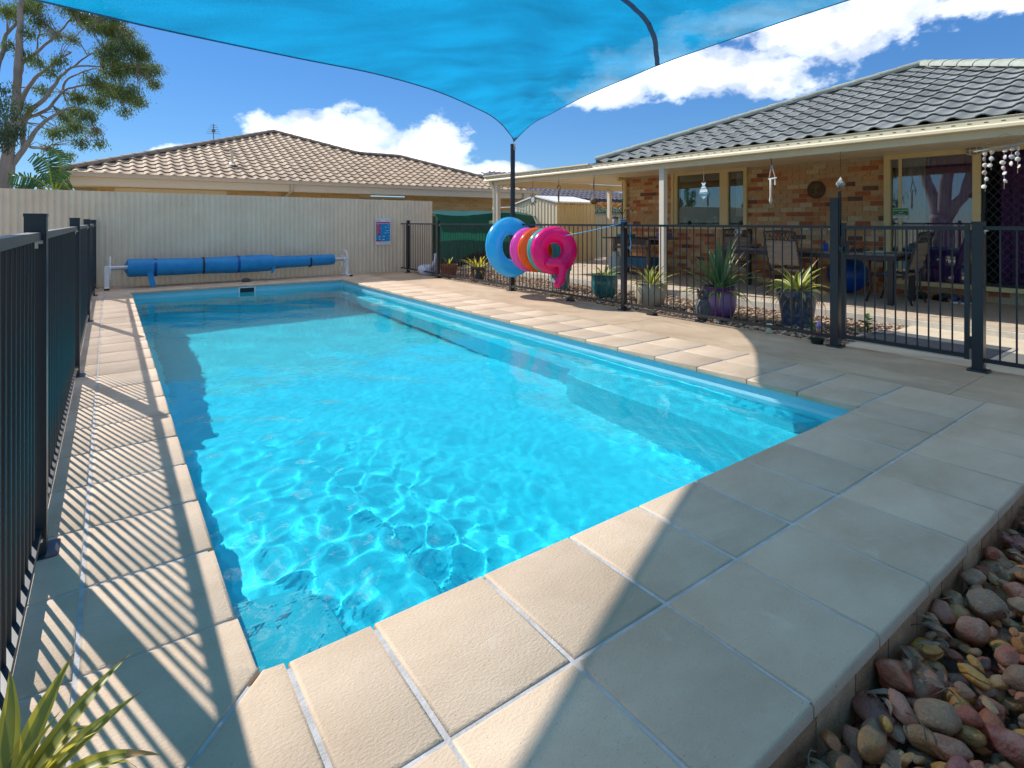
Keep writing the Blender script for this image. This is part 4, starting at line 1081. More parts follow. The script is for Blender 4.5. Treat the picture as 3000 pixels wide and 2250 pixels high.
GZ = -.045
bowl = lambda r, h: [(r * .55, 0), (r * .80, h * .12), (r * .98, h * .42), (r, h * .68), (r * .97, h * .93), (r * 1.02, h * .96), (r * 1.02, h), (r * .94, h), (r * .90, h * .80), (r * .88, h * .8)]
cone = lambda r, h: [(r * .72, 0), (r * .95, h * .82), (r * 1.06, h * .83), (r * 1.08, h), (r * .97, h), (r * .93, h * .82), (r * .9, h * .8)]
potted('teal glazed bowl pot with a small green and yellow strap leaf plant', (6.83, 6.72, GZ), bowl(.225, .40), glaze('teal_glaze', (.0, .13, .15), (.01, .20, .20)), (.19, .33),
       [(9, .25, .42, .018, .5, 1.2, .5, 1.3, (L_GREEN, L_YEL)), (8, .22, .34, .016, .1, .5, .4, 1.1, (L_GREEN, L_YEL))], seed=2)
potted('cream round pot with arching green and cream strap leaves', (6.70, 5.62, GZ), bowl(.235, .37), pm('cream_pot_glaze', (.50, .43, .31), (.44, .37, .26), 6, .45), (.2, .30),
       [(10, .36, .56, .020, .5, 1.25, .4, 1.2, (L_GREEN, L_YEL)), (10, .34, .5, .018, .1, .5, .5, 1.2, (L_GREEN, L_YEL))], seed=3)
PURP = bpy.data.materials.new('purple_fade_glaze'); PURP.use_nodes = True; nt = PURP.node_tree; tc = nt.nodes.new('ShaderNodeTexCoord'); sx = nt.nodes.new('ShaderNodeSeparateXYZ'); nt.links.new(tc.outputs['Object'], sx.inputs[0])
nz_ = node(nt, 'ShaderNodeTexNoise', i_Scale=14.0, i_Detail=4.0, i_Vector=tc.outputs['Object'])
nt.links.new(ramp(nt, math_n(nt, 'ADD', sx.outputs[2], math_n(nt, 'MULTIPLY', math_n(nt, 'SUBTRACT', nz_.outputs[0], .5), .12)), [(.05, (.20, .04, .20)), (.20, (.34, .18, .40)), (.32, (.36, .24, .44)), (.40, (.14, .04, .15))]), nt.nodes['Principled BSDF'].inputs['Base Color']); nt.nodes['Principled BSDF'].inputs['Roughness'].default_value = .3
t = potted('tall purple fading glazed pot with a big spiky blue green plant', (6.62, 4.38, GZ), bowl(.215, .43), PURP, (.18, .36),
           [(18, .55, .80, .022, .95, 1.5, .15, .5, (L_BLUE, L_BLUE)), (16, .45, .75, .020, .35, .95, .5, 1.2, (L_GREEN, L_BLUE)), (14, .45, .62, .020, -.1, .3, .7, 1.5, (L_DARK, L_YEL))], seed=4)
potted('large slate blue speckled pot with yellow edged leaves and dry brown tips', (6.93, 3.50, GZ), cone(.235, .46), pm('slate_blue_glaze', (.055, .065, .10), (.15, .19, .27), 22, .3, coat=.4, ramp_pos=(.45, .7)), (.21, .38),
       [(12, .35, .55, .026, .7, 1.3, .5, 1.4, (L_GREEN, L_YEL)), (12, .40, .60, .024, .3, .8, 1.0, 2.2, (L_BLUE, L_YEL)), (6, .35, .5, .022, .5, 1.0, .9, 1.8, (L_LIME, L_YEL)), (24, .32, .55, .013, .0, .6, 1.8, 3.0, (L_BROWN, L_BROWN))], seed=5)
t = potted('tall grey teal planter with lime leaves behind the flamingo ring', (6.98, 8.05, GZ), cone(.21, .44), pm('grey_teal_plastic', (.11, .22, .23), (.14, .26, .26), 5, .5), (.19, .37), [(5, .3, .5, .018, 1.0, 1.45, .1, .5, (L_GREEN, L_GREEN))], seed=6)
for i in range(26):
    a = rnd.uniform(0, 2 * PI); z = .45 + .025 * i; blade((.05 * math.cos(a) + .10 * (z - .4), -.05 - .3 * (z - .45), z), a, rnd.uniform(.12, .2), .045, rnd.uniform(.1, .9), .8, (L_LIME, L_LIME), t, n=5)
potted('dark pot with an orange and yellow spiky bromeliad by the fence', (6.62, 10.38, GZ), cone(.17, .30), pm('dark_pot', (.035, .03, .035), (.08, .07, .08), 9, .5), (.15, .24),
       [(12, .35, .6, .022, .4, 1.1, .3, .9, (L_LIME, L_ORANGE)), (10, .35, .55, .020, -.1, .4, .5, 1.2, (L_ORANGE, L_YEL)), (8, .3, .42, .014, -.3, .2, 1.0, 1.8, (L_BROWN, L_BROWN))], seed=7)
potted('terracotta box pot with small succulents beside the white swan', (6.42, 11.35, GZ), [(.17, 0), (.20, .24), (.22, .24), (.22, .30), (.19, .30), (.18, .25)], pm('terracotta', (.36, .12, .05), (.28, .09, .04), 8, .8), (.18, .24),
       [(7, .12, .22, .016, .7, 1.4, .1, .5, (L_GREEN, L_DARK)), (3, .25, .32, .03, 1.0, 1.4, .2, .5, (L_LIME, L_YEL))], seed=8)
t = thing('potted_plant', 'variegated strap leaf plant in a dark pot at the near left corner', 'potted plant', (-.175, 1.40, 0), group='potted plants'); pot(t, cone(.085, .15), pm('dark_teal_pot', (.02, .05, .05), (.05, .09, .08), 9, .5), .075, .12)
L_FG = leaf_mat('foreground_leaf', (.10, .14, .025), (.24, .24, .04)); L_FGY = leaf_mat('foreground_leaf_margin', (.36, .30, .05), (.58, .46, .05))
rr_ = random.Random(5)
for az_, ln, w, rs, dr_ in ((.55, .34, .016, .75, .9), (.25, .30, .015, .55, .8), (-.05, .31, .015, .50, 1.0), (.9, .30, .016, 1.0, .7), (-.35, .33, .014, .45, 1.1), (1.3, .30, .016, 1.1, .7), (.1, .22, .017, .9, .8), (.7, .25, .016, .6, 1.1), (-.7, .28, .015, .6, 1.2),
                            (1.9, .26, .016, 1.2, .6), (2.6, .25, .015, 1.0, .8), (3.6, .24, .015, .9, .8), (4.4, .24, .015, .8, .9), (5.2, .26, .015, .7, .9), (.4, .20, .014, 1.2, .5), (-.2, .18, .013, .2, .6), (.15, .27, .012, .25, .9), (1.0, .2, .013, .3, .9)):
    blade((.012 * math.cos(az_), .012 * math.sin(az_), .12), az_, ln * .88, w * 1.25, rs, dr_, (L_FG, L_FGY, L_BROWN), t, rr_.uniform(-.6, .6), 12)
for i in range(9): blade((0, 0, .125), rr_.uniform(-1.2, 1.6), rr_.uniform(.14, .24), .007, rr_.uniform(-.2, .4), rr_.uniform(1.0, 2.4), (L_BROWN, L_BROWN), t, rr_.uniform(-1, 1), 8)

# low seedlings by the gate post
for i, (x, y, lab) in enumerate(((6.55, 2.82, 'small dark leafy seedling in the garden bed behind the tall gate post'), (6.95, 2.72, 'small leafy seedling nearest the mat behind the gate'), (6.25, 3.0, 'low green seedling in the bed behind the garden gnome'))):
    t = thing('seedling', lab, 'plant', (x, y, GZ)); MB().tube([(0, 0, -.03), (.01, 0, .12), (.0, .01, .2)], [.006, .005, .003], 6).build('stem', L_DARK, t)
    for k in range(11): blade((0, 0, .05 + .015 * k), rnd.uniform(0, 6.3), rnd.uniform(.08, .14), .025, rnd.uniform(.1, .8), .9, (L_DARK, L_GREEN), t, n=4)

# ------------------------------------------------------------------ garden ornaments
BD = thing('bird_statue', 'slate grey bird statue with orange eyes standing at the fence foot', 'statue', (6.09, 4.27, -.02)); m = MB()
m.lathe([(.0, .02), (.055, .02), (.085, .10), (.092, .18), (.075, .26), (.055, .295)], 18, sq=(.85, 1)); m.build('body', pm('slate_statue', (.045, .055, .065), (.09, .10, .11), 25, .6, .5, 80), BD, smooth=True)
h = MB(); h.lathe([(.0, .275), (.045, .28), (.068, .315), (.070, .35), (.055, .385), (.02, .40), (0, .402)], 18); h.tube([(-.05, .03, .385), (-.055, .045, .43)], [.02, .003], 8); h.tube([(-.05, -.03, .385), (-.055, -.045, .43)], [.02, .003], 8); h.build('head', MATS['slate_statue'], BD, smooth=True)
for s in (-1, 1):
    MB().lathe([(0, .012), (.012, .010), (.016, 0)][::-1], 12, (0, 0, 0)).build('eye', pm('orange_eye', (.65, .22, .02), None, rough=.3), BD, loc=(-.060, s * .030, .347), rot=(0, -PI / 2, 0))
    w = MB(); w.lathe([(0, -.11), (.03, -.09), (.042, 0), (.03, .07), (0, .09)], 12, sq=(.9, .45)); w.build('wing', MATS['slate_statue'], BD, smooth=True, loc=(.01, s * .088, .17), rot=(s * .12, 0, 0))
    MB().box((-.09, s * .035 - .018, 0), (.0, s * .035 + .018, .025)).build('foot', MATS['slate_statue'], BD)
MB().tube([(-.062, 0, .335), (-.095, 0, .315)], [.014, .002], 8).build('beak', M_BLACK, BD)

SW = thing('swan_planter', 'white swan shaped planter with yellow wing edge behind the short fence', 'planter', (6.12, 11.85, GZ)); M_SWAN = pm('white_swan', (.62, .62, .70), None, rough=.5)
m = MB(); m.lathe([(.0, .0), (.15, .01), (.21, .12), (.20, .22), (.15, .26), (.13, .24)], 20, sq=(1, 1.3)); m.build('body', M_SWAN, SW, smooth=True)
MB().tube([(-.02, -.22, .18), (.02, -.30, .30), (.06, -.30, .42), (.1, -.25, .50), (.13, -.18, .505), (.16, -.13, .46)], [.06, .05, .04, .038, .045, .02], 14).build('neck', M_SWAN, SW, smooth=True)
MB().tube([(.16, -.13, .46), (.19, -.09, .42)], [.018, .004], 8).build('beak', pm('swan_beak', (.65, .35, .02), None), SW)
MB().tube([(.19, .2, .26), (.21, 0, .28), (.19, -.18, .25)], [.02, .035, .02], 8).build('wing_edge', pm('swan_yellow', (.65, .48, .05), None), SW, smooth=True)

GN = thing('garden_gnome', 'little red and purple garden gnome beside the tall gate post', 'gnome', (6.12, 2.86, -.03))
MB().lathe([(.04, 0), (.05, .02), (.045, .07), (.03, .11)], 14).build('body', pm('gnome_red', (.45, .03, .03), None, rough=.5), GN, smooth=True)
MB().lathe([(.0, .10), (.028, .11), (.032, .135), (.02, .16), (0, .165)], 14).build('head', pm('gnome_skin', (.55, .32, .22), None, rough=.6), GN, smooth=True); MB().lathe([(.036, .15), (.03, .18), (.01, .22), (0, .225)], 14).build('hat', pm('gnome_lilac', (.40, .26, .52), None, rough=.5), GN, smooth=True)
MB().lathe([(.048, .03), (.052, .045), (.046, .06)], 14).build('belt', pm('gnome_green', (.02, .20, .07), None), GN)
m = MB(); m.lathe([(0, 0), (.03, 0), (.034, .03), (.02, .05), (.022, .075), (.0, .10)], 12); tag(m.build('garden_ornament', pm('jade_cream', (.45, .55, .35), None, rough=.5), None, smooth=True, loc=(6.02, 3.36, -.02)), 'tiny cream and jade ornament poking under the fence rail', 'ornament')
m = MB(); m.lathe([(.045, 0), (.05, .012), (.03, .03), (0, .034)], 14); tag(m.build('solar_light', M_WHITE, None, smooth=True, loc=(6.5, 3.62, GZ + .02)), 'small white solar disc light lying in the garden gravel', 'light')
for i, (y, lab) in enumerate(((6.58, 'black plastic fence foot below the teal bowl pot'), (4.95, 'black plastic fence foot below the cream round pot'))):
    tag(MB().slab(rrect(-.05, .05, -.07, .07, .03, 3), 0, .035, .012).build('fence_foot', M_BLACK, None, loc=(5.93, y, -.012), auto=40), lab, 'fence foot')
m = MB(); m.lathe([(.055, 0), (.07, .05), (.06, .05), (.05, .01)], 14); tag(m.build('saucer', M_BLACK, None, loc=(5.93, 2.79, -.012), auto=40), 'small black dish on the path at the gate post', 'dish')

# garden gravel
gr = MB(); rg = random.Random(11)
def chip(mb, p, s, rg, mi):
    a = rg.uniform(0, 6.28); c_, s_ = math.cos(a), math.sin(a); e = (s * rg.uniform(.8, 1.4), s * rg.uniform(.6, 1.0), s * rg.uniform(.35, .7)); tl = rg.uniform(-.3, .3)
    vs_ = []
    for q in ((1, 0, 0), (-1, 0, 0), (0, 1, 0), (0, -1, 0), (0, 0, 1), (0, 0, -1), (.7, .7, .35), (-.7, .6, .4)):
        x, y, z = q[0] * e[0] * rg.uniform(.8, 1.15), q[1] * e[1] * rg.uniform(.8, 1.15), q[2] * e[2]; z += tl * x
        vs_.append((p[0] + x * c_ - y * s_, p[1] + x * s_ + y * c_, p[2] + z))
    mb.add(vs_, [(0, 6, 4), (6, 2, 4), (2, 7, 4), (7, 1, 4), (1, 3, 4), (3, 0, 4), (0, 2, 6), (2, 1, 7), (2, 0, 5), (1, 2, 5), (3, 1, 5), (0, 3, 5)], mi)
for i in range(5200): chip(gr, (rg.uniform(6.08, 7.88), 2.62 + 10.4 * rg.random() ** 1.35, -.045 + rg.uniform(-.01, .025)), rg.uniform(.014, .032), rg, rg.choice((0, 0, 1, 2, 2, 3)))
tag(gr.build('garden_gravel', [pm('gravel_' + n_, c1, c2, 18, .85, .3, 60) for n_, c1, c2 in (('tan', (.42, .29, .17), (.34, .22, .12)), ('brown', (.17, .10, .065), (.25, .15, .09)), ('pink', (.46, .31, .24), (.38, .24, .17)), ('cream', (.56, .46, .33), (.48, .38, .26)))], None), 'mixed tan and brown gravel in the pot garden', None, None, 'stuff')

# mat behind the gate
MT = thing('door_mat', 'dark grey rectangular mat lying on the path behind the gate', 'mat', (6.83, 2.02, -.015), 0)
MB().slab([(-.40, -.48), (.42, -.48), (.42, .66), (-.40, .66)], 0, .012, .004).build('rubber', pm('grey_mat', (.065, .07, .078), (.085, .09, .10), 30, .9, .4, 200), MT)
MB().slab([(-.44, -.52), (.46, -.52), (.46, .70), (-.44, .70)], 0, .006, .002).build('border', pm('pale_mat_edge', (.38, .35, .30), None, rough=.8), MT)

# ------------------------------------------------------------------ patio furniture
M_BRZ = pm('dark_bronze_metal', (.035, .032, .032), None, rough=.4); M_SLING = pm('taupe_sling', (.27, .20, .145), (.31, .235, .17), 40, .8, .2, 300)


def sling_chair(label, loc, rz):
    """patio chair facing +y: curved tube frame, padded sling with an arched lattice top rail, arms and four legs"""
    t = thing('patio_chair', label, 'chair', loc, rz, 'patio chairs round the long table'); W2 = .26
    bp_ = [(.20, .02, .43), (-.16, 0, .40), (-.24, 0, .46), (-.30, 0, .70), (-.40, 0, 1.04)]
    for s in (-1, 1):
        MB().tube([(s * W2, .24, .42), (s * W2, -.14, .395), (s * W2, -.22, .46), (s * W2, -.28, .72), (s * W2, -.37, 1.03)], .014, 8).build('side_frame', M_BRZ, t, smooth=True)
        MB().tube([(s * W2, .26, .64), (s * W2, .27, .40), (s * W2, .25, .20), (s * W2, .31, 0)], .015, 8).build('leg', M_BRZ, t, smooth=True); MB().tube([(s * W2, -.25, .62), (s * W2, -.20, .40), (s * W2, -.21, .2), (s * W2, -.28, 0)], .015, 8).build('leg', M_BRZ, t, smooth=True)
        MB().bar((s * (W2 + .01), -.26, .645), (s * (W2 + .01), .28, .645), .05, .018).build('arm', M_BRZ, t)
    MB().tube([(-W2, -.37, 1.03), (0, -.385, 1.045), (W2, -.37, 1.03)], .014, 8).build('top_rail', M_BRZ, t, smooth=True)
    lt = MB(); lt.tube([(-W2, -.335, .90), (W2, -.335, .90)], .008, 6)
    for i in range(4):
        x = -W2 + .065 + i * .13
        lt.tube([(x - .065 + .13 * k / 8, -.335 - .035 * math.sin(PI * k / 8), .905 + .115 * math.sin(PI * k / 8)) for k in range(9)], .006, 5)
        lt.tube([(x - .0 + .13 * k / 8, -.335 - .035 * math.sin(PI * k / 8), .905 + .115 * math.sin(PI * k / 8)) for k in range(9 if i < 3 else 5)], .006, 5)
    lt.build('arched_lattice', M_BRZ, t, smooth=True)
    pr = [(-.325, .885), (-.29, .74), (-.245, .58), (-.225, .50)]
    bk_ = MB()
    for j in range(4):
        (ya, za), (yb, zb) = [(pr[0][0] + (pr[3][0] - pr[0][0]) * k / 4, pr[0][1] + (pr[3][1] - pr[0][1]) * k / 4) for k in (j, j + 1)]
        bk_.grid(lambda u, v: (-.245 + .49 * u, ya + (yb - ya) * v - .016 * math.sin(PI * v), za + (zb - za) * v), 4, 5)
    bk_.build('back_sling', M_SLING, t, smooth=True)
    MB().slab([(-.245, -.15), (.245, -.15), (.245, .23), (-.245, .23)], .40, .435, .012).build('seat_sling', M_SLING, t, auto=40); MB().tube([(-W2, .24, .42), (W2, .24, .42)], .012, 8).build('front_rail', M_BRZ, t)
    return t


PZ = .055
sling_chair('patio chair seen from the side at the right end of the table', (9.45, 3.30, PZ), 0); sling_chair('patio chair with its back to the pool at the middle of the table', (8.98, 4.62, PZ), -PI / 2 - .05)
c3 = sling_chair('patio chair behind the left end of the table with a white cloth', (10.0, 6.25, PZ), PI / 2 + .5)
cl3 = MB(); cl3.grid(lambda u, v: (-.10 + .14 * u + .05 * v, -.395 + .09 * v + .02 * (1 - v), 1.055 - .30 * v - .02 * math.sin(3 * v)), 4, 6); m = cl3.build('white_cloth', M_WHITE, None, smooth=True, loc=c3.location, rot=c3.rotation_euler); tag(m, 'white cloth draped over the left patio chair back', 'cloth')
TB = thing('patio_table', 'long dark patio table in front of the brick wall', 'table', (9.42, 4.55, PZ))
MB().slab([(-.45, -1.40), (.45, -1.40), (.45, 1.40), (-.45, 1.40)], .70, .735, .008).build('table_top', pm('bronze_table_top', (.10, .085, .075), (.14, .12, .10), 6, .25), TB, auto=40)
MB().box((-.43, -1.38, .63), (-.40, 1.38, .70)).box((.40, -1.38, .63), (.43, 1.38, .70)).box((-.40, -1.38, .63), (.40, -1.35, .70)).box((-.40, 1.35, .63), (.40, 1.38, .70)).build('apron', M_BRZ, TB)
for sx_ in (-1, 1):
    for sy_ in (-1, 1): MB().box((sx_ * .39 - .035, sy_ * 1.32 - .035, 0), (sx_ * .39 + .035, sy_ * 1.32 + .035, .63)).build('leg', M_BRZ, TB)
EB = MB(); EB.lathe([(.31 * math.sin(PI * k / 18), .31 - .31 * math.cos(PI * k / 18)) for k in range(19)], 32); tag(EB.build('exercise_ball', pm('royal_blue_rubber', (.005, .075, .36), None, rough=.35), None, smooth=True, loc=(10.02, 4.22, PZ)), 'big blue exercise ball under the patio table', 'ball')
tag(MB().lathe([(.028, 0), (.036, .12), (.033, .12), (.026, .01)], 16).build('cup', pm('blue_plastic_cup', (.0, .08, .45), None, rough=.4), None, loc=(9.2, 4.20, PZ + .735), auto=40), 'blue plastic cup standing on the patio table', 'cup')
bw = MB(); bw.lathe([(.05, 0), (.09, .02), (.105, .07), (.095, .07), (.08, .03), (0, .02)], 20); tag(bw.build('bowl', pm('brown_bowl', (.25, .13, .08), None, rough=.5), None, loc=(9.3, 5.45, PZ + .735), auto=40), 'brown bowl on the left half of the patio table', 'bowl')
BT = thing('shoe', 'orange and black shoe lying on the patio table', 'shoe', (9.3, 3.75, PZ + .735)); MB().tube([(0, -.13, .035), (0, -.05, .05), (0, .05, .05), (0, .12, .035)], [.03, .042, .04, .025], 12).build('upper', pm('orange_shoe', (.45, .12, .02), (.03, .02, .02), 14, .6), BT, smooth=True); MB().slab(rrect(-.045, .045, -.15, .15, .04, 4), 0, .022, .005).build('sole', M_BLACK, BT, auto=40)
for i, (y, zc, c, lab) in enumerate(((3.50, 0, (.55, .62, .55), 'white and green papers on the patio table'), )): tag(MB().box((-.12, -.16, 0), (.10, .14, .012)).box((-.08, -.2, .0125), (.12, .08, .02)).build('magazine', pm('magazine_paper', (.6, .62, .56), (.15, .45, .25), 9, .5), None, loc=(9.28, y, PZ + .7365)), lab, 'magazines')
for i, (x, y, rz_, nm, col, lab) in enumerate(((10.2, 3.40, .3, 'shoe', (.012, .012, .014), 'black shoe on the patio nearest the chair by the door'), (10.2, 3.22, -.2, 'shoe', (.012, .012, .014), 'black shoe second from the chair by the door'),
                                             (10.15, 2.98, .9, 'shoe', (.02, .02, .022), 'flat black slipper in front of the door sill'), (10.12, 2.78, .1, 'shoe', (.03, .06, .16), 'blue and white sneaker left of its pair at the door'), (10.12, 2.64, -.15, 'shoe', (.03, .05, .14), 'blue and white sneaker nearest the screen door'))):
    t = thing(nm, lab, 'shoe', (x, y, PZ), rz_, 'shoes by the sliding door')
    MB().tube([(-.12, 0, .05), (-.06, 0, .07), (.03, 0, .055), (.11, 0, .04), (.13, 0, .03)], [.03, .045, .04, .035, .012], 12).build('upper', pm('shoe_upper_%d' % i, col, None, rough=.6), t, smooth=True)
    MB().slab(rrect(-.14, .15, -.045, .045, .04, 4), 0, .02, .005).build('sole', M_WHITE if i > 2 else M_BLACK, t, auto=40)

# barbecue
BQ = thing('barbecue', 'weathered timber and steel barbecue trolley against the brick wall', 'barbecue', (9.75, 8.55, PZ)); M_TIM = pm('grey_timber', (.14, .105, .08), (.21, .16, .12), 9, .9, .4, 60); M_IRON = pm('brown_iron', (.06, .035, .03), (.10, .06, .05), 16, .7)
for sx_ in (-1, 1):
    for sy_ in (-1, 1): MB().box((sx_ * .22 - .035, sy_ * .5 - .035, 0), (sx_ * .22 + .035, sy_ * .5 + .035, .80)).build('leg', M_TIM, BQ)
MB().box((-.25, -.46, .68), (.25, .46, .82)).build('firebox', M_IRON, BQ); MB().box((-.29, -.53, .822), (.29, .44, .845)).build('hot_plate', M_BLACK, BQ); MB().box((-.28, -.92, .80), (.28, -.54, .83)).build('side_shelf', M_TIM, BQ); MB().box((-.28, .54, .80), (.28, .84, .83)).build('side_shelf', M_TIM, BQ)
MB().box((-.25, -.5, .16), (.25, .5, .19)).build('lower_shelf', M_TIM, BQ); MB().box((-.255, -.5, .58), (-.225, .5, .64)).build('front_rail', M_TIM, BQ)
tag(MB().box((-.2, -.13, 0), (.12, .15, .06)).build('storage_box', pm('teal_box', (.02, .30, .24), None, rough=.5), None, loc=(9.75, 8.85, PZ + .847)), 'teal plastic box on top of the barbecue', 'box')
tag(MB().box((-.1, -.14, 0), (.1, .12, .12)).build('storage_box', pm('mauve_box', (.22, .14, .28), None, rough=.6), None, loc=(9.8, 7.85, PZ + .832)), 'mauve box on the right shelf of the barbecue', 'box')
GB = thing('gas_bottle', 'pale grey gas bottle standing left of the barbecue', 'gas bottle', (9.45, 8.95, PZ)); MB().lathe([(.13, 0), (.15, .04), (.155, .12), (.155, .30), (.13, .39), (.06, .43), (.05, .44)], 20).build('tank', pm('pale_gas_bottle', (.42, .47, .45), None, rough=.5), GB, smooth=True); MB().lathe([(.09, .40), (.09, .50), (.085, .50), (.085, .42)], 18).build('collar', MATS['pale_gas_bottle'], GB, auto=40); MB().tube([(0, 0, .48), (.1, .12, .56), (.2, .3, .5), (.25, .3, .66)], .008, 6).build('hose', pm('hose_yellow', (.45, .38, .18), None), GB, smooth=True)
MB_ = MB(); MB_.box((-.22, -.36, 0), (.22, .36, .02)); [MB_.box(*q) for q in (((-.22, -.36, .02), (-.2, .36, .2)), ((.2, -.36, .02), (.22, .36, .2)), ((-.2, -.36, .02), (.2, -.34, .2)), ((-.2, .34, .02), (.2, .36, .2)))]; tag(MB_.build('tub', pm('blue_tub', (.02, .12, .20), None, rough=.5), None, loc=(9.75, 8.45, PZ + .192)), 'blue plastic tub on the lower barbecue shelf', 'tub')

# bird feeder pole
FP = thing('feeder_pole', 'thin black scrolled garden pole with lantern and hanging iron bird', 'garden pole', (7.22, 6.68, GZ)); MB().tube([(0, 0, -.05), (0, 0, 1.66)], .011, 8).build('pole', M_BLACK, FP)
sc_ = MB()
for s in (-1, 1):
    sc_.tube([(0, s * .01, 1.42), (0, s * .08, 1.52), (0, s * .18, 1.53), (0, s * .24, 1.49), (0, s * .22, 1.45), (0, s * .19, 1.46)], .006, 6); sc_.tube([(0, s * .01, 1.30), (0, s * .06, 1.38), (0, s * .12, 1.38), (0, s * .13, 1.34), (0, s * .10, 1.33)], .005, 6)
sc_.build('scrolls', M_BLACK, FP, smooth=True); MB().lathe([(0, 1.66), (.016, 1.67), (.018, 1.69), (0, 1.71)], 10).build('finial', pm('green_finial', (.02, .2, .1), None), FP)
LN = thing('lantern', 'small glass jar lantern hanging from the scrolled pole', 'lantern', (7.22, 6.84, 1.20)); MB().tube([(0, 0, .14), (0, 0, .22)], .003, 5).build('wire', M_BLACK, LN); MB().lathe([(.045, 0), (.05, .02), (.05, .09), (.04, .11)], 16).build('jar', pm('ribbed_jar', (.5, .48, .42), (.2, .18, .15), 60, .2), LN, auto=40); MB().lathe([(.055, .105), (.06, .12), (.03, .14), (0, .145)], 16).build('cap', M_BLACK, LN, auto=40)

# ------------------------------------------------------------------ ornaments hanging from the patio beam
HX = 7.80
def hang(name, label, y, ztop=2.17, cat='ornament'): return thing(name, label, cat, (HX, y, 0), group='ornaments hanging from the patio gutter')
M_STR = pm('string', (.45, .40, .34), None, rough=.8)
t = hang('star_suncatcher', 'black star shaped sun catcher with a glass disc, leftmost under the gutter', 9.93); MB().tube([(0, 0, 2.17), (0, 0, 1.90)], .004, 5).build('wire', M_BLACK, t)
st = MB(); st.tube([(0, .075 * math.cos(q), 1.75 + .075 * math.sin(q)) for q in [2 * PI * k / 20 for k in range(20)]], .008, 6, closed=True)
for k in range(9):
    q = 2 * PI * k / 9 + PI / 2
    for dq in (-.24, .24): st.tube([(0, .08 * math.cos(q + dq), 1.75 + .08 * math.sin(q + dq)), (0, .15 * math.cos(q), 1.75 + .15 * math.sin(q))], .006, 5)
st.build('star', M_BLACK, t); d_ = MB(); d_.lathe([(0, -.003), (.07, -.003), (.07, .003), (0, .003)], 20); d_.build('glass_disc', pm('pearl_glass', (.55, .55, .52), None, rough=.15), t, rot=(0, PI / 2, 0), loc=(0, 0, 1.75))
t = hang('bead_chime', 'rusty bead chime hanging second from the left under the gutter', 9.03); MB().tube([(0, 0, 2.17), (0, 0, 1.68)], .004, 5).build('wire', M_BLACK, t); MB().tube([(0, 0, 1.92), (0, .01, 1.80), (0, 0, 1.66)], [.012, .02, .012], 8).build('rods', pm('rust', (.16, .08, .05), None, rough=.8), t); MB().tube([(0, .05 * math.cos(q), 1.98 + .05 * math.sin(q)) for q in [2 * PI * k / 14 for k in range(14)]], .008, 6, closed=True).build('hoop', MATS['rust'], t)
t = hang('nest_ornament', 'small brown woven ball hanging on a black wire under the gutter', 7.96); MB().tube([(0, 0, 2.17), (0, .01, 1.98), (0, 0, 1.74)], [.004, .012, .004], 6).build('wire', M_BLACK, t); bb = MB(); bb.lathe([(.085 * math.sin(PI * k / 10), 1.66 - .07 * math.cos(PI * k / 10)) for k in range(11)], 16); bb.build('ball', pm('woven_cane', (.26, .17, .10), (.10, .06, .035), 60, .9, .8, 90), t, smooth=True)
t = hang('fish_mobile', 'white and aqua striped wooden fish mobile hanging before the kitchen window', 5.45); M_AQ = pm('aqua_paint', (.10, .42, .52), None, rough=.6)
MB().tube([(0, 0, 2.17), (0, 0, 1.88)], .004, 5).build('string', M_STR, t)
MB().add([(-.006, -.04, 1.885), (-.006, 0, 1.865), (-.006, .04, 1.885), (-.006, .022, 1.835), (-.006, -.022, 1.835), (.006, -.04, 1.885), (.006, 0, 1.865), (.006, .04, 1.885), (.006, .022, 1.835), (.006, -.022, 1.835)], [(4, 3, 2, 1, 0), (5, 6, 7, 8, 9), (0, 1, 6, 5), (1, 2, 7, 6), (2, 3, 8, 7), (3, 4, 9, 8), (4, 0, 5, 9)]).build('tail', M_WHITE, t)
for k, (z0_, z1_, w0, w1, mm) in enumerate(((1.815, 1.833, .035, .024, M_AQ), (1.797, 1.813, .05, .037, M_WHITE), (1.777, 1.795, .062, .052, M_AQ), (1.750, 1.772, .075, .062, M_WHITE), (1.728, 1.746, .08, .078, M_WHITE), (1.706, 1.722, .075, .08, M_WHITE), (1.684, 1.702, .066, .072, M_AQ), (1.664, 1.682, .052, .064, M_AQ), (1.615, 1.662, .006, .050, M_WHITE))):
    MB().add([(-.006, -w0, z0_), (-.006, w0, z0_), (-.006, w1, z1_), (-.006, -w1, z1_), (.006, -w0, z0_), (.006, w0, z0_), (.006, w1, z1_), (.006, -w1, z1_)], [(3, 2, 1, 0), (4, 5, 6, 7), (0, 1, 5, 4), (1, 2, 6, 5), (2, 3, 7, 6), (3, 0, 4, 7)]).build('slat', mm, t, rot=(0, 0, rnd.uniform(-.3, .3)))
MB().tube([(0, 0, 1.615), (0, 0, 1.57)], .004, 5).build('bead', pm('brass_bead', (.4, .28, .1), None, metal=.6), t)
t = hang('driftwood_mobile', 'white driftwood and shell mobile hanging before the brick wall', 4.31); MB().tube([(0, .012, 2.17), (0, .0, 2.08), (0, .01, 2.06)], .006, 5).build('hook', M_BLACK, t); MB().tube([(0, 0, 2.07), (0, .04, 1.86)], .008, 6).tube([(0, 0, 2.07), (0, -.06, 1.87)], .008, 6).build('cords', M_STR, t); MB().tube([(0, .05, 1.865), (0, -.075, 1.88)], .010, 6).build('crossbar', M_WHITE, t)
MB().tube([(0, .015, 1.87), (0, .012, 1.7), (0, .015, 1.62), (0, .013, 1.56), (0, .014, 1.50)], [.016, .018, .014, .026, .006], 8).build('drop', pm('bleached_wood', (.55, .48, .40), None, rough=.8), t, smooth=True); MB().tube([(0, -.05, 1.87), (0, -.052, 1.78)], [.006, .012], 6).build('shell', M_WHITE, t)
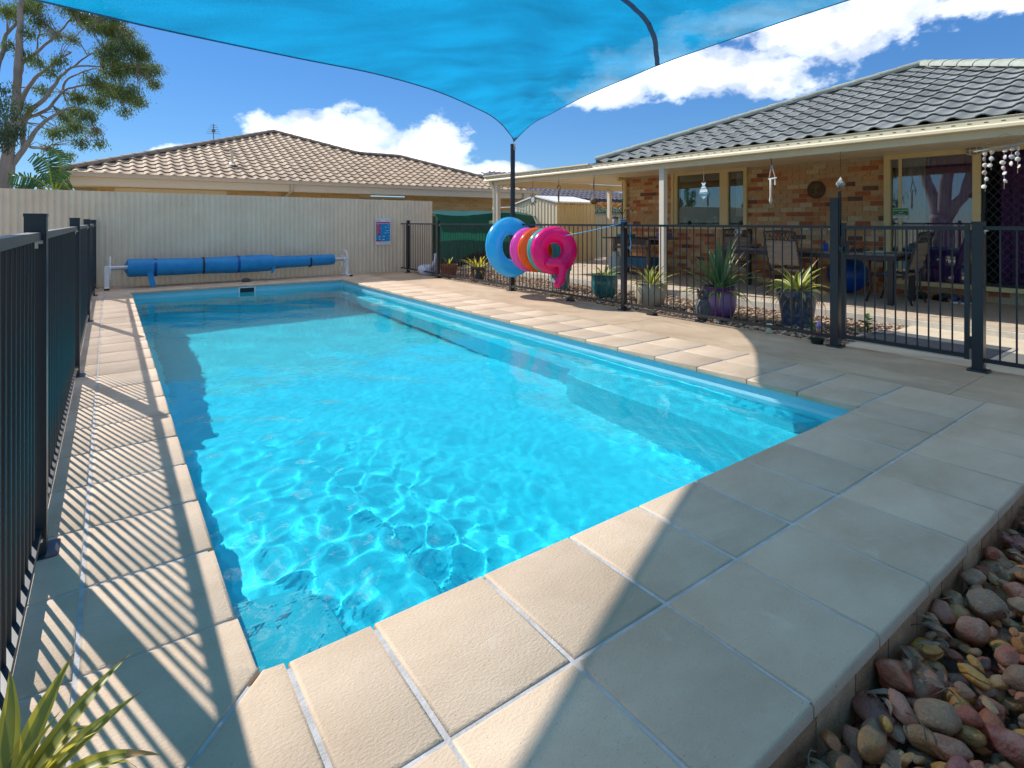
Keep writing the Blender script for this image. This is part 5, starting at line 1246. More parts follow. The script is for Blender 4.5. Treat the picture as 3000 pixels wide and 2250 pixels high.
t = hang('crystal_drop', 'clear faceted crystal ball hanging beside the round wall plaque', 3.37); MB().tube([(0, 0, 2.17), (0, .01, 2.12), (0, 0, 2.06), (0, 0, 1.84)], .003, 5).build('wire', M_BLACK, t); cb = MB(); cb.lathe([(.004, .085), (.03, .045), (.058, .005), (.06, -.02), (.045, -.05), (.0, -.068)], 8); cb.build('crystal', pm('crystal_glass', (.62, .62, .60), (.16, .15, .14), 45, .05, metal=.5), t, loc=(0, 0, 1.755))
t = thing('shell_chime', 'driftwood shell wind chime hanging in front of the screen door', 'wind chime', (HX, 1.72, 0), group='ornaments hanging from the patio gutter')
MB().tube([(0, .26, 2.03), (0, .1, 2.045), (0, -.05, 2.06), (0, -.26, 2.09)], .013, 7).build('branch', pm('grey_driftwood', (.38, .34, .30), None, rough=.9), t, smooth=True); MB().tube([(0, .24, 2.03), (0, 0, 2.20), (0, -.24, 2.08)], .003, 5).build('string', M_STR, t)
rs = random.Random(3)
for y, n_, top in ((.16, 6, 2.03), (.11, 3, 2.04), (.0, 6, 2.05), (-.06, 3, 2.06), (-.11, 4, 2.06)):
    z = top - .035
    MB().tube([(0, y, top), (0, y, top - .075 * n_)], .002, 4).build('thread', M_STR, t)
    for k in range(n_):
        s_ = MB(); s_.lathe([(0, -.005), (.020, -.004), (.026, 0), (.018, .005), (0, .006)], 10, sq=(1, rs.uniform(.7, 1.1))); o = s_.build('shell', pm('pale_shell_%d' % (k % 3), ((.62, .50, .40), (.48, .46, .45), (.66, .60, .52))[k % 3], None, rough=.35), t, smooth=True, loc=(0, y + rs.uniform(-.012, .012), z), rot=(rs.uniform(-.6, .6), PI / 2 + rs.uniform(-.5, .5), rs.uniform(-.6, .6))); z -= rs.uniform(.055, .085)
# round plaque on the wall
PL = thing('wall_plaque', 'round dark metal tree of life plaque on the brick wall', 'plaque', (WX - .02, 4.93, 1.83)); M_RST = pm('dark_rust_metal', (.07, .04, .025), (.12, .07, .035), 20, .6, metal=.4); M_GLD = pm('old_gold', (.32, .20, .06), None, rough=.4, metal=.6)
MB().lathe([(0, 0), (.16, 0), (.165, .008), (0, .012)], 28).build('disc', M_RST, PL, rot=(0, -PI / 2, 0), auto=40)
tr_ = MB(); tr_.tube([(-.018, 0, -.05), (-.018, 0, .03)], .008, 6)
for k in range(7):
    q = PI * (k + .5) / 7; tr_.tube([(-.018, 0, .03), (-.018, .05 * math.cos(q), .03 + .05 * math.sin(q)), (-.018, .10 * math.cos(q), .03 + .085 * math.sin(q))], .004, 5); tr_.tube([(-.018, 0, -.05), (-.018, .05 * math.cos(q), -.05 - .04 * math.sin(q)), (-.018, .12 * math.cos(q), -.05 - .07 * math.sin(q))], .004, 5)
tr_.build('tree', M_GLD, PL)
# power point and sill items
tag(MB().box((-.012, -.05, -.03), (0, .05, .03)).build('power_point', M_WHITE, None, loc=(WX - .011, 5.12, 1.13)), 'white double power point on the brick wall above the chair', 'power point')
for i, (y, prof, col, nm, lab) in enumerate(((7.85, [(.05, 0), (.06, .12), (.04, .17), (0, .18)], (.55, .50, .42), 'jar', 'cream jar on the kitchen sill, leftmost'), (7.55, [(.05, 0), (.085, .04), (.07, .09), (.02, .11), (0, .13)], (.45, .38, .18), 'teapot', 'squat yellow teapot on the kitchen sill'),
                                         (7.22, [(.07, 0), (.09, .06), (.05, .10), (0, .11)], (.52, .47, .42), 'teapot', 'pale teapot in the middle of the kitchen sill'), (7.07, [(.05, 0), (.05, .07), (.03, .12), (.05, .16), (0, .2)], (.62, .62, .60), 'figurine', 'white animal figurine on the kitchen sill'), (6.93, [(.06, 0), (.07, .10), (.03, .16), (0, .17)], (.5, .36, .26), 'jar', 'brown lidded jar on the kitchen sill by the mullion'))):
    m = MB(); m.lathe(prof, 16)
    if nm == 'teapot': m.tube([(0, .07, .04), (0, .12, .07), (0, .13, .1)], [.015, .012, .010], 6); m.tube([(0, -.07, .03), (0, -.12, .04), (0, -.12, .08), (0, -.07, .09)], .009, 6)
    if nm == 'figurine': m.tube([(0, 0, .15), (0, .05, .17), (0, .09, .15)], [.03, .028, .012], 8)
    tag(m.build(nm, pm('sill_item_%d' % i, col, None, rough=.35), None, smooth=True, loc=(WX + .10, y, 1.175)), lab, nm)
MB().box((WX + .01, 6.36, 1.12), (WX + .20, 7.97, 1.172)).build('window_shelf', M_WHITE, HS)
tag(MB().box((-.005, -.10, 0), (.005, .10, .20)).box((-.012, -.085, .02), (-.0052, .085, .18), 1).build('picture_frame', [pm('gold_frame', (.30, .22, .08), None, rough=.4), pm('picture_teal', (.04, .25, .26), (.18, .06, .05), 30, .5)], None, loc=(WX + .08, 6.52, 1.175)), 'small teal picture in a gold frame behind the narrow window pane', 'picture')
# garden shed, green cloth, far fences and roof
SD = thing('garden_shed', 'cream ribbed steel garden shed beyond the patio', 'shed', (10.62, 12.35, -.02)); M_SHED = pm('cream_shed', (.60, .47, .25), None, rough=.45); M_SHED_LIT = pm('sunlit_shed_steel', (.66, .58, .42), None, rough=.45)  # side wall gets a paler steel, its sunlight put into the colour
def ribwall(m, a, b, h0, h1, n):
    a = Vector(a); b = Vector(b); d = (b - a); nrm_ = Vector((d.y, -d.x, 0)).normalized()
    for i in range(n):
        p0 = a + d * (i / n); p1 = a + d * ((i + .75) / n); p2 = a + d * ((i + .82) / n); p3 = a + d * ((i + .93) / n); p4 = a + d * ((i + 1) / n); hh = lambda t: h0 + (h1 - h0) * t
        q = [(p0, 0), (p1, 0), (p2, .02), (p3, .02), (p4, 0)]; o = len(m.v)
        for k, (p_, off) in enumerate(q): m.v += [tuple(p_ + nrm_ * off), tuple(p_ + nrm_ * off + Vector((0, 0, hh((p_ - a).length / d.length))))]
        for k in range(4): m.f.append((o + 2 * k, o + 2 * k + 2, o + 2 * k + 3, o + 2 * k + 1)); m.mi.append(0)
m = MB(); ribwall(m, (0, 2.1, 0), (0, 1.05, 0), 1.80, 2.0, 7); ribwall(m, (0, 1.05, 0), (0, 0, 0), 2.0, 1.84, 7); m.build('side_wall', M_SHED_LIT, SD)
m = MB(); ribwall(m, (0, 0, 0), (.30, 0, 0), 1.84, 1.84, 2); ribwall(m, (1.04, 0, 0), (1.5, 0, 0), 1.84, 1.84, 3); m.build('front_wall', M_SHED, SD); m = MB(); ribwall(m, (.305, -.01, .02), (1.035, -.01, .02), 1.74, 1.74, 6); m.build('door', M_SHED, SD)
MB().add([(-.06, -.06, 1.82), (1.56, -.06, 1.82), (1.56, 1.05, 2.03), (-.06, 1.05, 2.03), (1.56, 2.16, 1.80), (-.06, 2.16, 1.80), (-.06, -.06, 1.86), (1.56, -.06, 1.86), (1.56, 1.05, 2.07), (-.06, 1.05, 2.07), (1.56, 2.16, 1.84), (-.06, 2.16, 1.84)], [(3, 2, 1, 0), (5, 4, 2, 3), (6, 7, 8, 9), (9, 8, 10, 11), (0, 1, 7, 6), (0, 6, 9, 3), (3, 9, 11, 5), (1, 2, 8, 7), (2, 4, 10, 8)]).build('roof', pm('white_shed_roof', (.74, .72, .68), None, rough=.4), SD)
MB().box((1.02, -.03, .8), (1.035, -.012, .95)).build('handle', M_STEEL, SD)
DF = thing('timber_fence', 'dark stained paling fence behind the green shade cloth', 'fence', (0, 14.3, -.1)); M_PAL = pm('dark_palings', (.035, .045, .04), (.06, .06, .05), 5, .9, .3)
me = MB().box((-.048, -.01, 0), (.048, .01, 1.50)).mesh('paling', M_PAL)
for i in range(52): link('paling', me, DF, (7.0 + i * .108, rnd.uniform(-.005, .005), rnd.uniform(-.01, .02)))
MB().box((6.9, .012, .3), (12.7, .05, .38)).box((6.9, .012, 1.2), (12.7, .05, 1.28)).build('rails', M_PAL, DF); MB().box((6.95, -.03, 1.53), (12.6, .03, 1.56)).build('capping', pm('grey_cap', (.30, .28, .25), None, rough=.8), DF)
GC = thing('shade_cloth', 'dark green shade cloth draped over a frame beyond the corner of the pool fence', 'shade cloth', (0, 0, 0)); M_GC = leaf_mat('green_shadecloth', (.0, .075, .055), (.005, .11, .08), .3)
m = MB(); m.grid(lambda u, v: (7.15 + 4.4 * u, 14.1 - .75 * v + .05 * math.sin(9 * u), 1.56 - .10 * v - .05 * math.sin(PI * u * 3) * v + .02 * noise.noise(Vector((u * 20, v * 4, 0)))), 60, 8)
m.grid(lambda u, v: (7.15 + 4.4 * u, 13.35 + .05 * math.sin(9 * u) + .03 * noise.noise(Vector((u * 25, v * 3, 4))), 1.46 - .05 * math.sin(PI * u * 3) - v * (1.15 + .1 * math.sin(u * 14))), 60, 8); m.build('cloth', M_GC, GC, smooth=True)
fd = MB(); sp = [Vector((9.55 - .35 * t - .55 * t * t, 13.1 - .1 * t, 1.05 + .75 * t - .55 * t * t)) for t in [k / 14 for k in range(15)]]; fd.tube(sp, .008, 5)
for k in range(2, 15):
    for s in (-1, 1):
        for e_ in (0, .5):
            b_ = sp[k - 1].lerp(sp[k], e_); L_ = .32 * math.sin(PI * k / 16) + .06; d_ = Vector((-.6 if s > 0 else .25, -.1, -.75 if s > 0 else -.3)).normalized(); e2 = b_ + d_ * L_; fd.add([b_ + Vector((.012, 0, 0)), b_ - Vector((.012, 0, 0)), e2], [(0, 1, 2)])
tag(fd.build('palm_frond', leaf_mat('pale_frond', (.12, .30, .22), (.25, .45, .34)), None), 'pale drooping palm frond in front of the green shade cloth', 'palm frond')
tag(MB().tube([(8.7 + .0, 12.9, 1.62), (9.3, 12.8, 1.66), (9.75, 12.75, 1.58), (10.0, 12.7, 1.40), (10.1, 12.68, 1.20), (10.12, 12.68, .0)], .018, 8).build('bent_pipe', M_WHITE, None, smooth=True), 'bent white plastic pipe arching in front of the shed', 'pipe')
CFN = thing('panel_fence', 'cream steel panel fence behind the shed and patio post', 'fence', (0, 14.9, -.1))
for k in range(4):
    m = MB(); ribwall(m, (12.2 + k * 1.55, 0, 0), (13.7 + k * 1.55, 0, 0), 1.62, 1.62, 8); m.build('panel', M_SHED, CFN); MB().box((12.2 + k * 1.55, -.03, 1.62), (13.7 + k * 1.55, .03, 1.68)).build('rail', pm('green_grey_rail', (.18, .22, .19), None, rough=.5), CFN); MB().box((13.70 + k * 1.55, -.03, 0), (13.75 + k * 1.55, .03, 1.7)).build('post', MATS['green_grey_rail'], CFN)
DH = thing('distant_house', 'distant house with a dark blue grey tiled roof behind the hedge', 'house', (0, 0, 0)); M_DK = pm('dark_blue_tiles', (.075, .07, .09), (.11, .10, .125), 3, .7, rand=.2)
tiled_roof(DH, ((17.0, 27.0, 2.75), (1, 0, 0), (0, CT, ST)), [(-1.5, 0), (15, 0), (10, 5), (4, 5)], M_DK, .42, .42, .06, True, 120, key=lambda q: q.z)
MB().box((15.4, 26.85, 2.45), (32, 27.0, 2.74)).build('fascia', pm('navy_fascia', (.03, .035, .06), None, rough=.5), DH); MB().box((16, 27.6, -.2), (31.5, 27.8, 2.5)).build('wall', pm('pale_render', (.55, .53, .50), None, rough=.9), DH)
# ------------------------------------------------------------------ trees
GUM_LIMBS = [([(-5.11, 46.0, 3.26), (-5.06, 45.81, 4.24), (-4.67, 45.61, 4.96), (-4.01, 45.42, 6.19), (-3.56, 45.23, 7.07), (-2.88, 45.03, 7.76), (-2.14, 44.84, 8.39)], 0.376, 0.094),
 ([(-5.11, 46.0, 3.26), (-4.98, 45.75, 4.38), (-4.9, 45.5, 5.99), (-4.63, 45.25, 7.39), (-4.53, 45.0, 8.41), (-4.48, 44.75, 9.77), (-4.35, 44.5, 11.82), (-4.27, 44.25, 15.37)], 0.451, 0.169),
 ([(-4.33, 46.0, 5.8), (-4.24, 45.91, 7.45), (-3.6, 45.82, 8.02), (-2.93, 45.73, 8.67), (-2.41, 45.63, 9.52), (-1.71, 45.54, 9.97)], 0.226, 0.075),
 ([(-4.66, 46.0, 7.28), (-4.2, 45.75, 7.72), (-3.74, 45.49, 8.38), (-3.28, 45.24, 8.9), (-2.49, 44.99, 10.26), (-1.79, 44.73, 11.04), (-0.38, 44.48, 11.22)], 0.244, 0.056),
 ([(-4.63, 46.0, 8.0), (-4.35, 45.62, 8.9), (-3.94, 45.24, 9.67), (-3.53, 44.86, 10.22), (-2.85, 44.47, 10.96), (-1.88, 44.09, 11.82)], 0.226, 0.056),
 ([(-4.6, 46.0, 9.58), (-4.32, 45.89, 11.03), (-3.66, 45.78, 11.92), (-2.64, 45.68, 13.18), (-1.83, 45.57, 14.57)], 0.188, 0.056),
 ([(-5.71, 46.0, 9.84), (-5.45, 46.46, 11.26), (-5.18, 46.92, 13.01), (-4.74, 47.38, 13.96), (-4.34, 47.84, 15.23)], 0.226, 0.094),
 ([(-2.5, 47.32, 9.83), (-2.26, 47.32, 10.71), (-1.41, 47.32, 11.38), (-0.54, 47.32, 11.68)], 0.113, 0.038),
 ([(-1.89, 47.17, 11.58), (-1.16, 47.17, 12.47), (-0.28, 47.17, 13.02)], 0.094, 0.038),
 ([(-1.68, 44.78, 9.83), (-0.86, 44.78, 10.02), (0.1, 44.78, 9.86), (0.84, 44.78, 9.35)], 0.094, 0.028),
 ([(-0.4, 46.16, 11.59), (0.48, 46.16, 11.89), (1.52, 46.16, 11.83)], 0.066, 0.023),
 ([(-0.27, 45.02, 12.49), (0.47, 45.02, 13.38), (0.84, 45.02, 14.07)], 0.056, 0.023),
 ([(-2.13, 44.56, 8.35), (-1.44, 44.56, 8.28), (-0.92, 44.56, 7.76), (-0.56, 44.56, 7.28)], 0.075, 0.023),
 ([(-4.06, 46.0, 5.97), (-3.52, 45.42, 5.8), (-2.93, 44.84, 6.0), (-2.67, 44.27, 6.46)], 0.075, 0.023),
 ([(-2.59, 44.74, 12.93), (-1.91, 44.74, 12.85), (-1.33, 44.74, 13.47), (-0.57, 44.74, 14.08)], 0.066, 0.023),
 ([(-3.77, 47.88, 10.82), (-3.24, 47.88, 11.06), (-2.65, 47.88, 12.08)], 0.056, 0.023),
 ([(-4.49, 46.0, 11.46), (-4.84, 46.72, 12.3), (-5.13, 47.45, 12.58)], 0.075, 0.028),
 ([(-3.78, 47.35, 12.28), (-3.67, 47.35, 13.43), (-3.61, 47.35, 14.34)], 0.075, 0.028),
 ]
GUM_CLUMPS = [(0.69,47.56,14.35,0.8), (0.04,44.41,12.24,0.79), (1.29,45.01,12.85,0.74), (0.36,46.66,11.67,0.84), (1.68,47.21,12.01,0.69), (2.54,47.84,12.29,0.53), (2.62,47.98,11.32,0.39), (0.94,43.85,9.65,0.72), (0.04,46.55,10.19,0.64), (1.67,46.89,9.67,0.41), (0.86,46.03,8.79,0.29), (-0.74,44.32,10.24,0.54), (-1.48,45.86,9.32,0.5), (-1.13,43.86,7.92,0.49), (-1.94,48.26,7.72,0.57), (-2.89,47.9,7.19,0.45), (-1.5,46.25,6.5,0.33), (-0.51,44.96,6.36,0.16), (-2.18,48.13,5.73,0.15), (-2.33,46.38,8.17,0.38), (-2.05,47.99,13.69,0.34), (-0.92,47.81,14.89,0.7), (0.04,46.04,14.19,0.63), (-1.47,45.55,14.64,0.47), (-2.8,46.51,13.37,0.32), (-3.48,45.64,13.87,0.45), (-3.9,44.24,12.67,0.29), (-4.08,44.99,11.43,0.3), (-3.8,47.63,11.67,0.34), (-2.41,43.62,11.11,0.3), (-2.79,43.64,10.35,0.24), (-3.44,46.66,9.72,0.31), (-4.07,44.86,14.36,0.43), (-5.0,46.18,12.27,0.25), (-5.12,45.85,14.29,0.43), (-4.09,45.18,8.29,0.21), (-4.97,48.59,14.87,0.34), (-2.01,44.42,14.83,0.63), (-0.58,45.55,15.37,0.68), (0.34,44.45,14.71,0.55), (-3.84,46.69,15.28,0.51), (1.86,44.84,12.44,0.39), (-1.7,45.25,8.44,0.29), (-0.41,47.28,9.48,0.45), (-0.75,45.07,7.18,0.24), (-3.13,46.3,5.93,0.17), ]
OAK_CLUMPS = [(-2.28,20.65,4.51,0.21), (-2.07,19.36,3.78,0.26), (-2.18,19.3,3.28,0.16), (-2.23,19.57,4.69,0.16), (-2.53,20.42,4.29,0.27), (-2.46,20.18,3.73,0.28), (-1.96,19.58,3.61,0.14), (-2.04,19.73,4.14,0.11), (-2.48,19.48,4.58,0.24), (-2.2,19.93,3.54,0.16), ]
OAK_TRUNK = [(-2.39, 20.2, 1.32), (-2.37, 20.2, 2.13), (-2.3, 20.2, 2.81), (-2.25, 20.2, 3.25), (-2.23, 20.2, 3.97)]
BANANA = [[(-0.98, 16.0, 1.82), (-1.04, 16.0, 2.18), (-1.08, 16.0, 2.46), (-1.18, 16.0, 2.63), (-1.34, 16.0, 2.72)], [(-0.97, 16.15, 1.83), (-0.95, 16.15, 2.19), (-0.89, 16.15, 2.43), (-0.89, 16.15, 2.66), (-0.99, 16.15, 2.89)], [(-1.04, 16.3, 1.86), (-1.14, 16.3, 2.06), (-1.34, 16.3, 2.21), (-1.55, 16.3, 2.25), (-1.76, 16.3, 2.25)], [(-1.04, 16.45, 1.86), (-1.19, 16.45, 1.99), (-1.39, 16.45, 2.06), (-1.55, 16.45, 2.05), (-1.68, 16.45, 2.0)], [(-0.98, 16.6, 1.84), (-0.92, 16.6, 2.06), (-0.83, 16.6, 2.2), (-0.75, 16.6, 2.23)], [(-1.01, 16.75, 1.85), (-1.03, 16.75, 2.12), (-1.09, 16.75, 2.28), (-1.28, 16.75, 2.37)]]


def limb_tube(m, pts, r0, r1, n=10, k=4, wob=.09):
    P = [Vector(p) for p in pts]; out = []; rad = []; T = (len(P) - 1) * k
    for i in range(T + 1):
        t = i / T; q = poly_at([tuple(p) for p in P], t); q = q + Vector((noise.noise(q * 1.7), noise.noise(q * 1.7 + Vector((9, 0, 0))), noise.noise(q * 1.7 + Vector((0, 7, 0))))) * wob * (1 if 0 < i < T else 0)
        out.append(q); rad.append(r0 + (r1 - r0) * t)
    m.tube(out, rad, n)


def hanging_leaves(m, c, r, n, rg, L=.15, w_=.02, flat=.75, spray=1.0):
    """n drooping leaf faces gathered in small sprays inside a ragged clump"""
    c = Vector(c); k = max(1, n // 14)
    for _ in range(k):
        d = Vector((rg.gauss(0, 1), rg.gauss(0, 1), rg.gauss(0, 1))).normalized() * r * rg.random() ** .45; d.z *= flat; s = c + d
        for _ in range(14):
            b_ = s + Vector((rg.gauss(0, .10), rg.gauss(0, .10), rg.gauss(0, .09))) * spray; a = rg.uniform(0, 6.28); ti = rg.uniform(.2, 1.0)
            dv = Vector((math.cos(a) * ti, math.sin(a) * ti, -1)).normalized() * L * rg.uniform(.6, 1.3); sd = dv.cross(Vector((rg.gauss(0, 1), rg.gauss(0, 1), rg.gauss(0, .3)))).normalized() * w_ * rg.uniform(.7, 1.3)
            m.add([b_, b_ + dv * .45 + sd, b_ + dv, b_ + dv * .45 - sd], [(0, 1, 2, 3)])


M_BARK = pm('pale_gum_bark', (.33, .30, .285), (.20, .175, .16), 2.5, .85, .3, 12, stretch=(1, 1, .25)); L_GUM = leaf_mat('gum_leaf', (.045, .09, .024), (.13, .18, .045), .35); L_OAK = leaf_mat('sheoak_leaf', (.025, .055, .03), (.05, .09, .045), .25)
GUM = thing('gum_tree', 'tall airy gum tree with pale limbs behind the corrugated fence', 'tree', GUM_LIMBS[0][0][0])
off = Vector(GUM.location); rg = random.Random(21)
m = MB()
for pts, r0, r1 in GUM_LIMBS[:2]: limb_tube(m, [Vector(p) - off for p in [(pts[0][0], pts[0][1], -.4)] + list(pts)], r0 * .85, r1 * .7)
m.build('trunk', M_BARK, GUM, smooth=True)
for pts, r0, r1 in GUM_LIMBS[2:]:
    m = MB(); limb_tube(m, [Vector(p) - off for p in pts], r0 * .72, r1 * .7, 8); m.build('limb', M_BARK, GUM, smooth=True)
ends = [Vector(p) for pts, _, _ in GUM_LIMBS for p in pts]
m = MB()
for (x, y, z, r) in GUM_CLUMPS:
    c = Vector((x, y, z)); near = sorted(ends, key=lambda e: (e - c).length)[:2]
    for e in near:
        for q in range(3):
            tip = c + Vector((rg.gauss(0, r * .5), rg.gauss(0, r * .5), rg.gauss(0, r * .4))); mid = e.lerp(tip, .5) + Vector((rg.gauss(0, .15), rg.gauss(0, .15), rg.gauss(0, .12) + .1)); m.tube([e - off, mid - off, tip - off], [.034, .022, .010], 5)
o = m.build('twigs', M_BARK, GUM, smooth=True); o['kind'] = 'stuff'
m = MB()
for (x, y, z, r) in GUM_CLUMPS: hanging_leaves(m, Vector((x, y, z)) - off, r * 1.2, int(3300 * max(.25, r) ** 1.7), rg, .19, .024, spray=2.1)
m.build('crown', L_GUM, GUM)
OAK = thing('sheoak_tree', 'dense dark blue green tree at the left frame edge before the gum', 'tree', OAK_TRUNK[0]); off = Vector(OAK_TRUNK[0])
m = MB(); limb_tube(m, [Vector(p) - off for p in OAK_TRUNK], .17, .06); m.build('trunk', M_BARK, OAK, smooth=True); m = MB()
for (x, y, z, r) in OAK_CLUMPS: hanging_leaves(m, Vector((x, y, z)) - off, r * 1.1, int(3600 * max(.2, r) ** 1.7), rg, .11, .013)
m.build('crown', L_OAK, OAK)

BN = thing('banana_plant', 'banana plant with torn drooping leaves beside the neighbour roof corner', 'plant', (-.85, 16.2, -.2)); off = Vector((-.85, 16.2, -.2)); L_BAN = leaf_mat('banana_leaf', (.015, .055, .018), (.035, .10, .025), .25)
MB().tube([(0, 0, 0), (.0, 0, 1.1), (.02, 0, 1.6)], [.12, .10, .06], 10).build('stalk', L_LIME, BN, smooth=True)
for P in BANANA:
    m = MB(); pts = [poly_at(P, t / 16) - off for t in range(17)]; m.tube(pts, [.022 * (1 - .8 * t / 16) for t in range(17)], 6, m=1)
    for i in range(4, 16):
        for s in (-1, 1):
            for e_ in range(2):
                if rg.random() < .08: continue
                b0 = pts[i].lerp(pts[i + 1], e_ * .5); b1 = pts[i].lerp(pts[i + 1], e_ * .5 + .46); d_ = (b1 - b0).normalized(); wl_ = .17 * math.sin(PI * (i - 3) / 14.5) + .04; sd = d_.cross(Vector((0, -1, .2))).normalized() * s; tip = sd * wl_ + Vector((0, rg.uniform(-.05, .05), -wl_ * rg.uniform(.35, .8))) + d_ * .05
                m.add([b0, b1, b1 + tip * rg.uniform(.85, 1.0), b0 + tip * rg.uniform(.85, 1.0)], [(0, 1, 2, 3)], 0)
    m.build('frond', [L_BAN, L_LIME], BN)

# the big gum beside the left fence, seen mirrored in the glass door
ST_ = thing('gum_tree', 'thick many stemmed gum tree left of the pool, mirrored in the sliding door', 'tree', (-6.3, 7.9, -.2)); m = MB()
limb_tube(m, [(0, 0, -.2), (.0, .0, .8), (.05, .05, 1.7)], .42, .36, 14); m.build('trunk', M_BARK, ST_, smooth=True)
for P, r0 in (([(.05, .05, 1.5), (-.2, .5, 2.8), (-.5, 1.0, 4.5), (-.6, 1.2, 6.5)], .24), ([(.05, 0, 1.5), (.1, -.15, 3.0), (.3, -.3, 5.0), (.2, -.6, 7.5)], .26), ([(.05, -.05, 1.4), (.1, -.7, 2.6), (.0, -1.2, 4.2), (.3, -1.8, 6.2)], .22), ([(.1, -.8, 2.9), (.2, -1.5, 3.2), (.4, -2.2, 3.9)], .08)):
    m = MB(); limb_tube(m, P, r0, .06, 10); m.build('limb', M_BARK, ST_, smooth=True)
m = MB()
for i in range(26): hanging_leaves(m, (rg.gauss(-.6, 1.3), rg.gauss(0, 1.6), rg.uniform(5.2, 9)), .8, 210, rg, .16, .02)
m.build('crown', L_GUM, ST_)
BG_ = thing('background_tree', 'dark leafy tree mirrored at the left side of the glass door', 'tree', (-11, 12.5, -.2)); m = MB(); limb_tube(m, [(0, 0, -.2), (.1, 0, 2), (.2, .2, 4.5)], .2, .08); m.build('trunk', M_BARK, BG_, smooth=True); m = MB()
for i in range(24): hanging_leaves(m, (rg.gauss(0, 1.3), rg.gauss(0, 1.5), rg.uniform(1.6, 5.2)), .8, 230, rg, .16, .025)
m.build('crown', L_OAK, BG_)

HG = thing('hedge', 'clipped green hedge with red young leaves behind the shed', 'hedge', (17.6, 19.5, -.2)); m = MB(); L_HG = leaf_mat('hedge_leaf', (.04, .09, .02), (.13, .17, .03), .25); L_HR = leaf_mat('red_tip_leaf', (.40, .09, .03), (.50, .22, .05), .3)
for i in range(9000):
    p_ = Vector((rg.uniform(-5.5, 5.5), rg.uniform(-.5, .5), rg.uniform(.9, 2.33) if rg.random() < .7 else 2.28 + rg.uniform(-.1, .12))); a = Vector((rg.gauss(0, 1), rg.gauss(0, 1), rg.gauss(0, 1))).normalized() * .05; b_ = a.cross(Vector((rg.gauss(0, 1), rg.gauss(0, 1), rg.gauss(0, 1)))).normalized() * .03
    m.add([p_ - a, p_ + b_, p_ + a, p_ - b_], [(0, 1, 2, 3)], 1 if (p_.z > 2.15 and rg.random() < .65) else 0)
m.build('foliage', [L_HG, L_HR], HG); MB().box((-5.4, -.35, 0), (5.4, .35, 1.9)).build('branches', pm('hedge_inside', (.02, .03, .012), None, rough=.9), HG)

# ------------------------------------------------------------------ river stones beside the deck
def stone_mat(name, island):
    m = bpy.data.materials.new(name); m.use_nodes = True; nt = m.node_tree; b = nt.nodes['Principled BSDF']; geo = nt.nodes.new('ShaderNodeNewGeometry')
    src = geo.outputs['Random Per Island'] if island else nt.nodes.new('ShaderNodeObjectInfo').outputs['Random']
    n = node(nt, 'ShaderNodeTexNoise', i_Scale=22.0, i_Detail=6.0, i_Roughness=.65, i_Vector=geo.outputs['Position'])
    f = math_n(nt, 'ADD', src, math_n(nt, 'MULTIPLY', math_n(nt, 'SUBTRACT', n.outputs[0], .5), .16))
    c = ramp(nt, f, [(0.0, (.30, .065, .035)), (.10, (.46, .115, .05)), (.22, (.52, .19, .04)), (.32, (.58, .26, .05)), (.42, (.24, .10, .05)), (.52, (.44, .15, .085)), (.62, (.30, .155, .07)), (.72, (.34, .085, .075)), (.82, (.52, .26, .11)), (.92, (.22, .12, .07)), (1.0, (.46, .20, .05))])
    n2 = node(nt, 'ShaderNodeTexNoise', i_Scale=9.0, i_Detail=4.0, i_Distortion=2.0, i_Vector=geo.outputs['Position'])
    c = mixc(nt, ramp(nt, n2.outputs[0], [(.52, 0.0), (.74, .38)]), c, (.52, .33, .23))
    nt.links.new(c, b.inputs['Base Color']); b.inputs['Roughness'].default_value = .58
    bp = node(nt, 'ShaderNodeBump', i_Strength=.6, i_Distance=.01, i_Height=node(nt, 'ShaderNodeTexNoise', i_Scale=120.0, i_Detail=4.0, i_Vector=geo.outputs['Position']).outputs[0]); nt.links.new(bp.outputs[0], b.inputs['Normal'])
    return m


M_ST1 = stone_mat('river_stone', False); M_ST2 = stone_mat('river_stone_mass', True)
import bmesh
def pebble_mesh(i, sub=3):
    bm = bmesh.new(); bmesh.ops.create_icosphere(bm, subdivisions=sub, radius=1); s = Vector((i * 3.1, i * 1.7, i)); rq = random.Random(i)
    ax = [Vector((rq.gauss(0, 1), rq.gauss(0, 1), rq.gauss(0, 1))).normalized() for _ in range(8)]; dd = [rq.uniform(.58, .86) for _ in ax]; sy, sz = rq.uniform(.55, .9), rq.uniform(.36, .58)
    for v in bm.verts:
        q = v.co.copy(); q *= 1 + .20 * noise.noise(q * 1.1 + s) + .09 * noise.noise(q * 2.6 + s) + .03 * noise.noise(q * 7 + s)
        for a, d in zip(ax, dd):
            e = q.dot(a) - d
            if e > 0: q -= a * e * .93
        v.co = Vector((q.x * 1.12, q.y * sy * 1.12, q.z * sz * 1.12))
    me = bpy.data.meshes.new('pebble'); bm.to_mesh(me); bm.free(); me.shade_smooth(); me.materials.append(M_ST1); return me


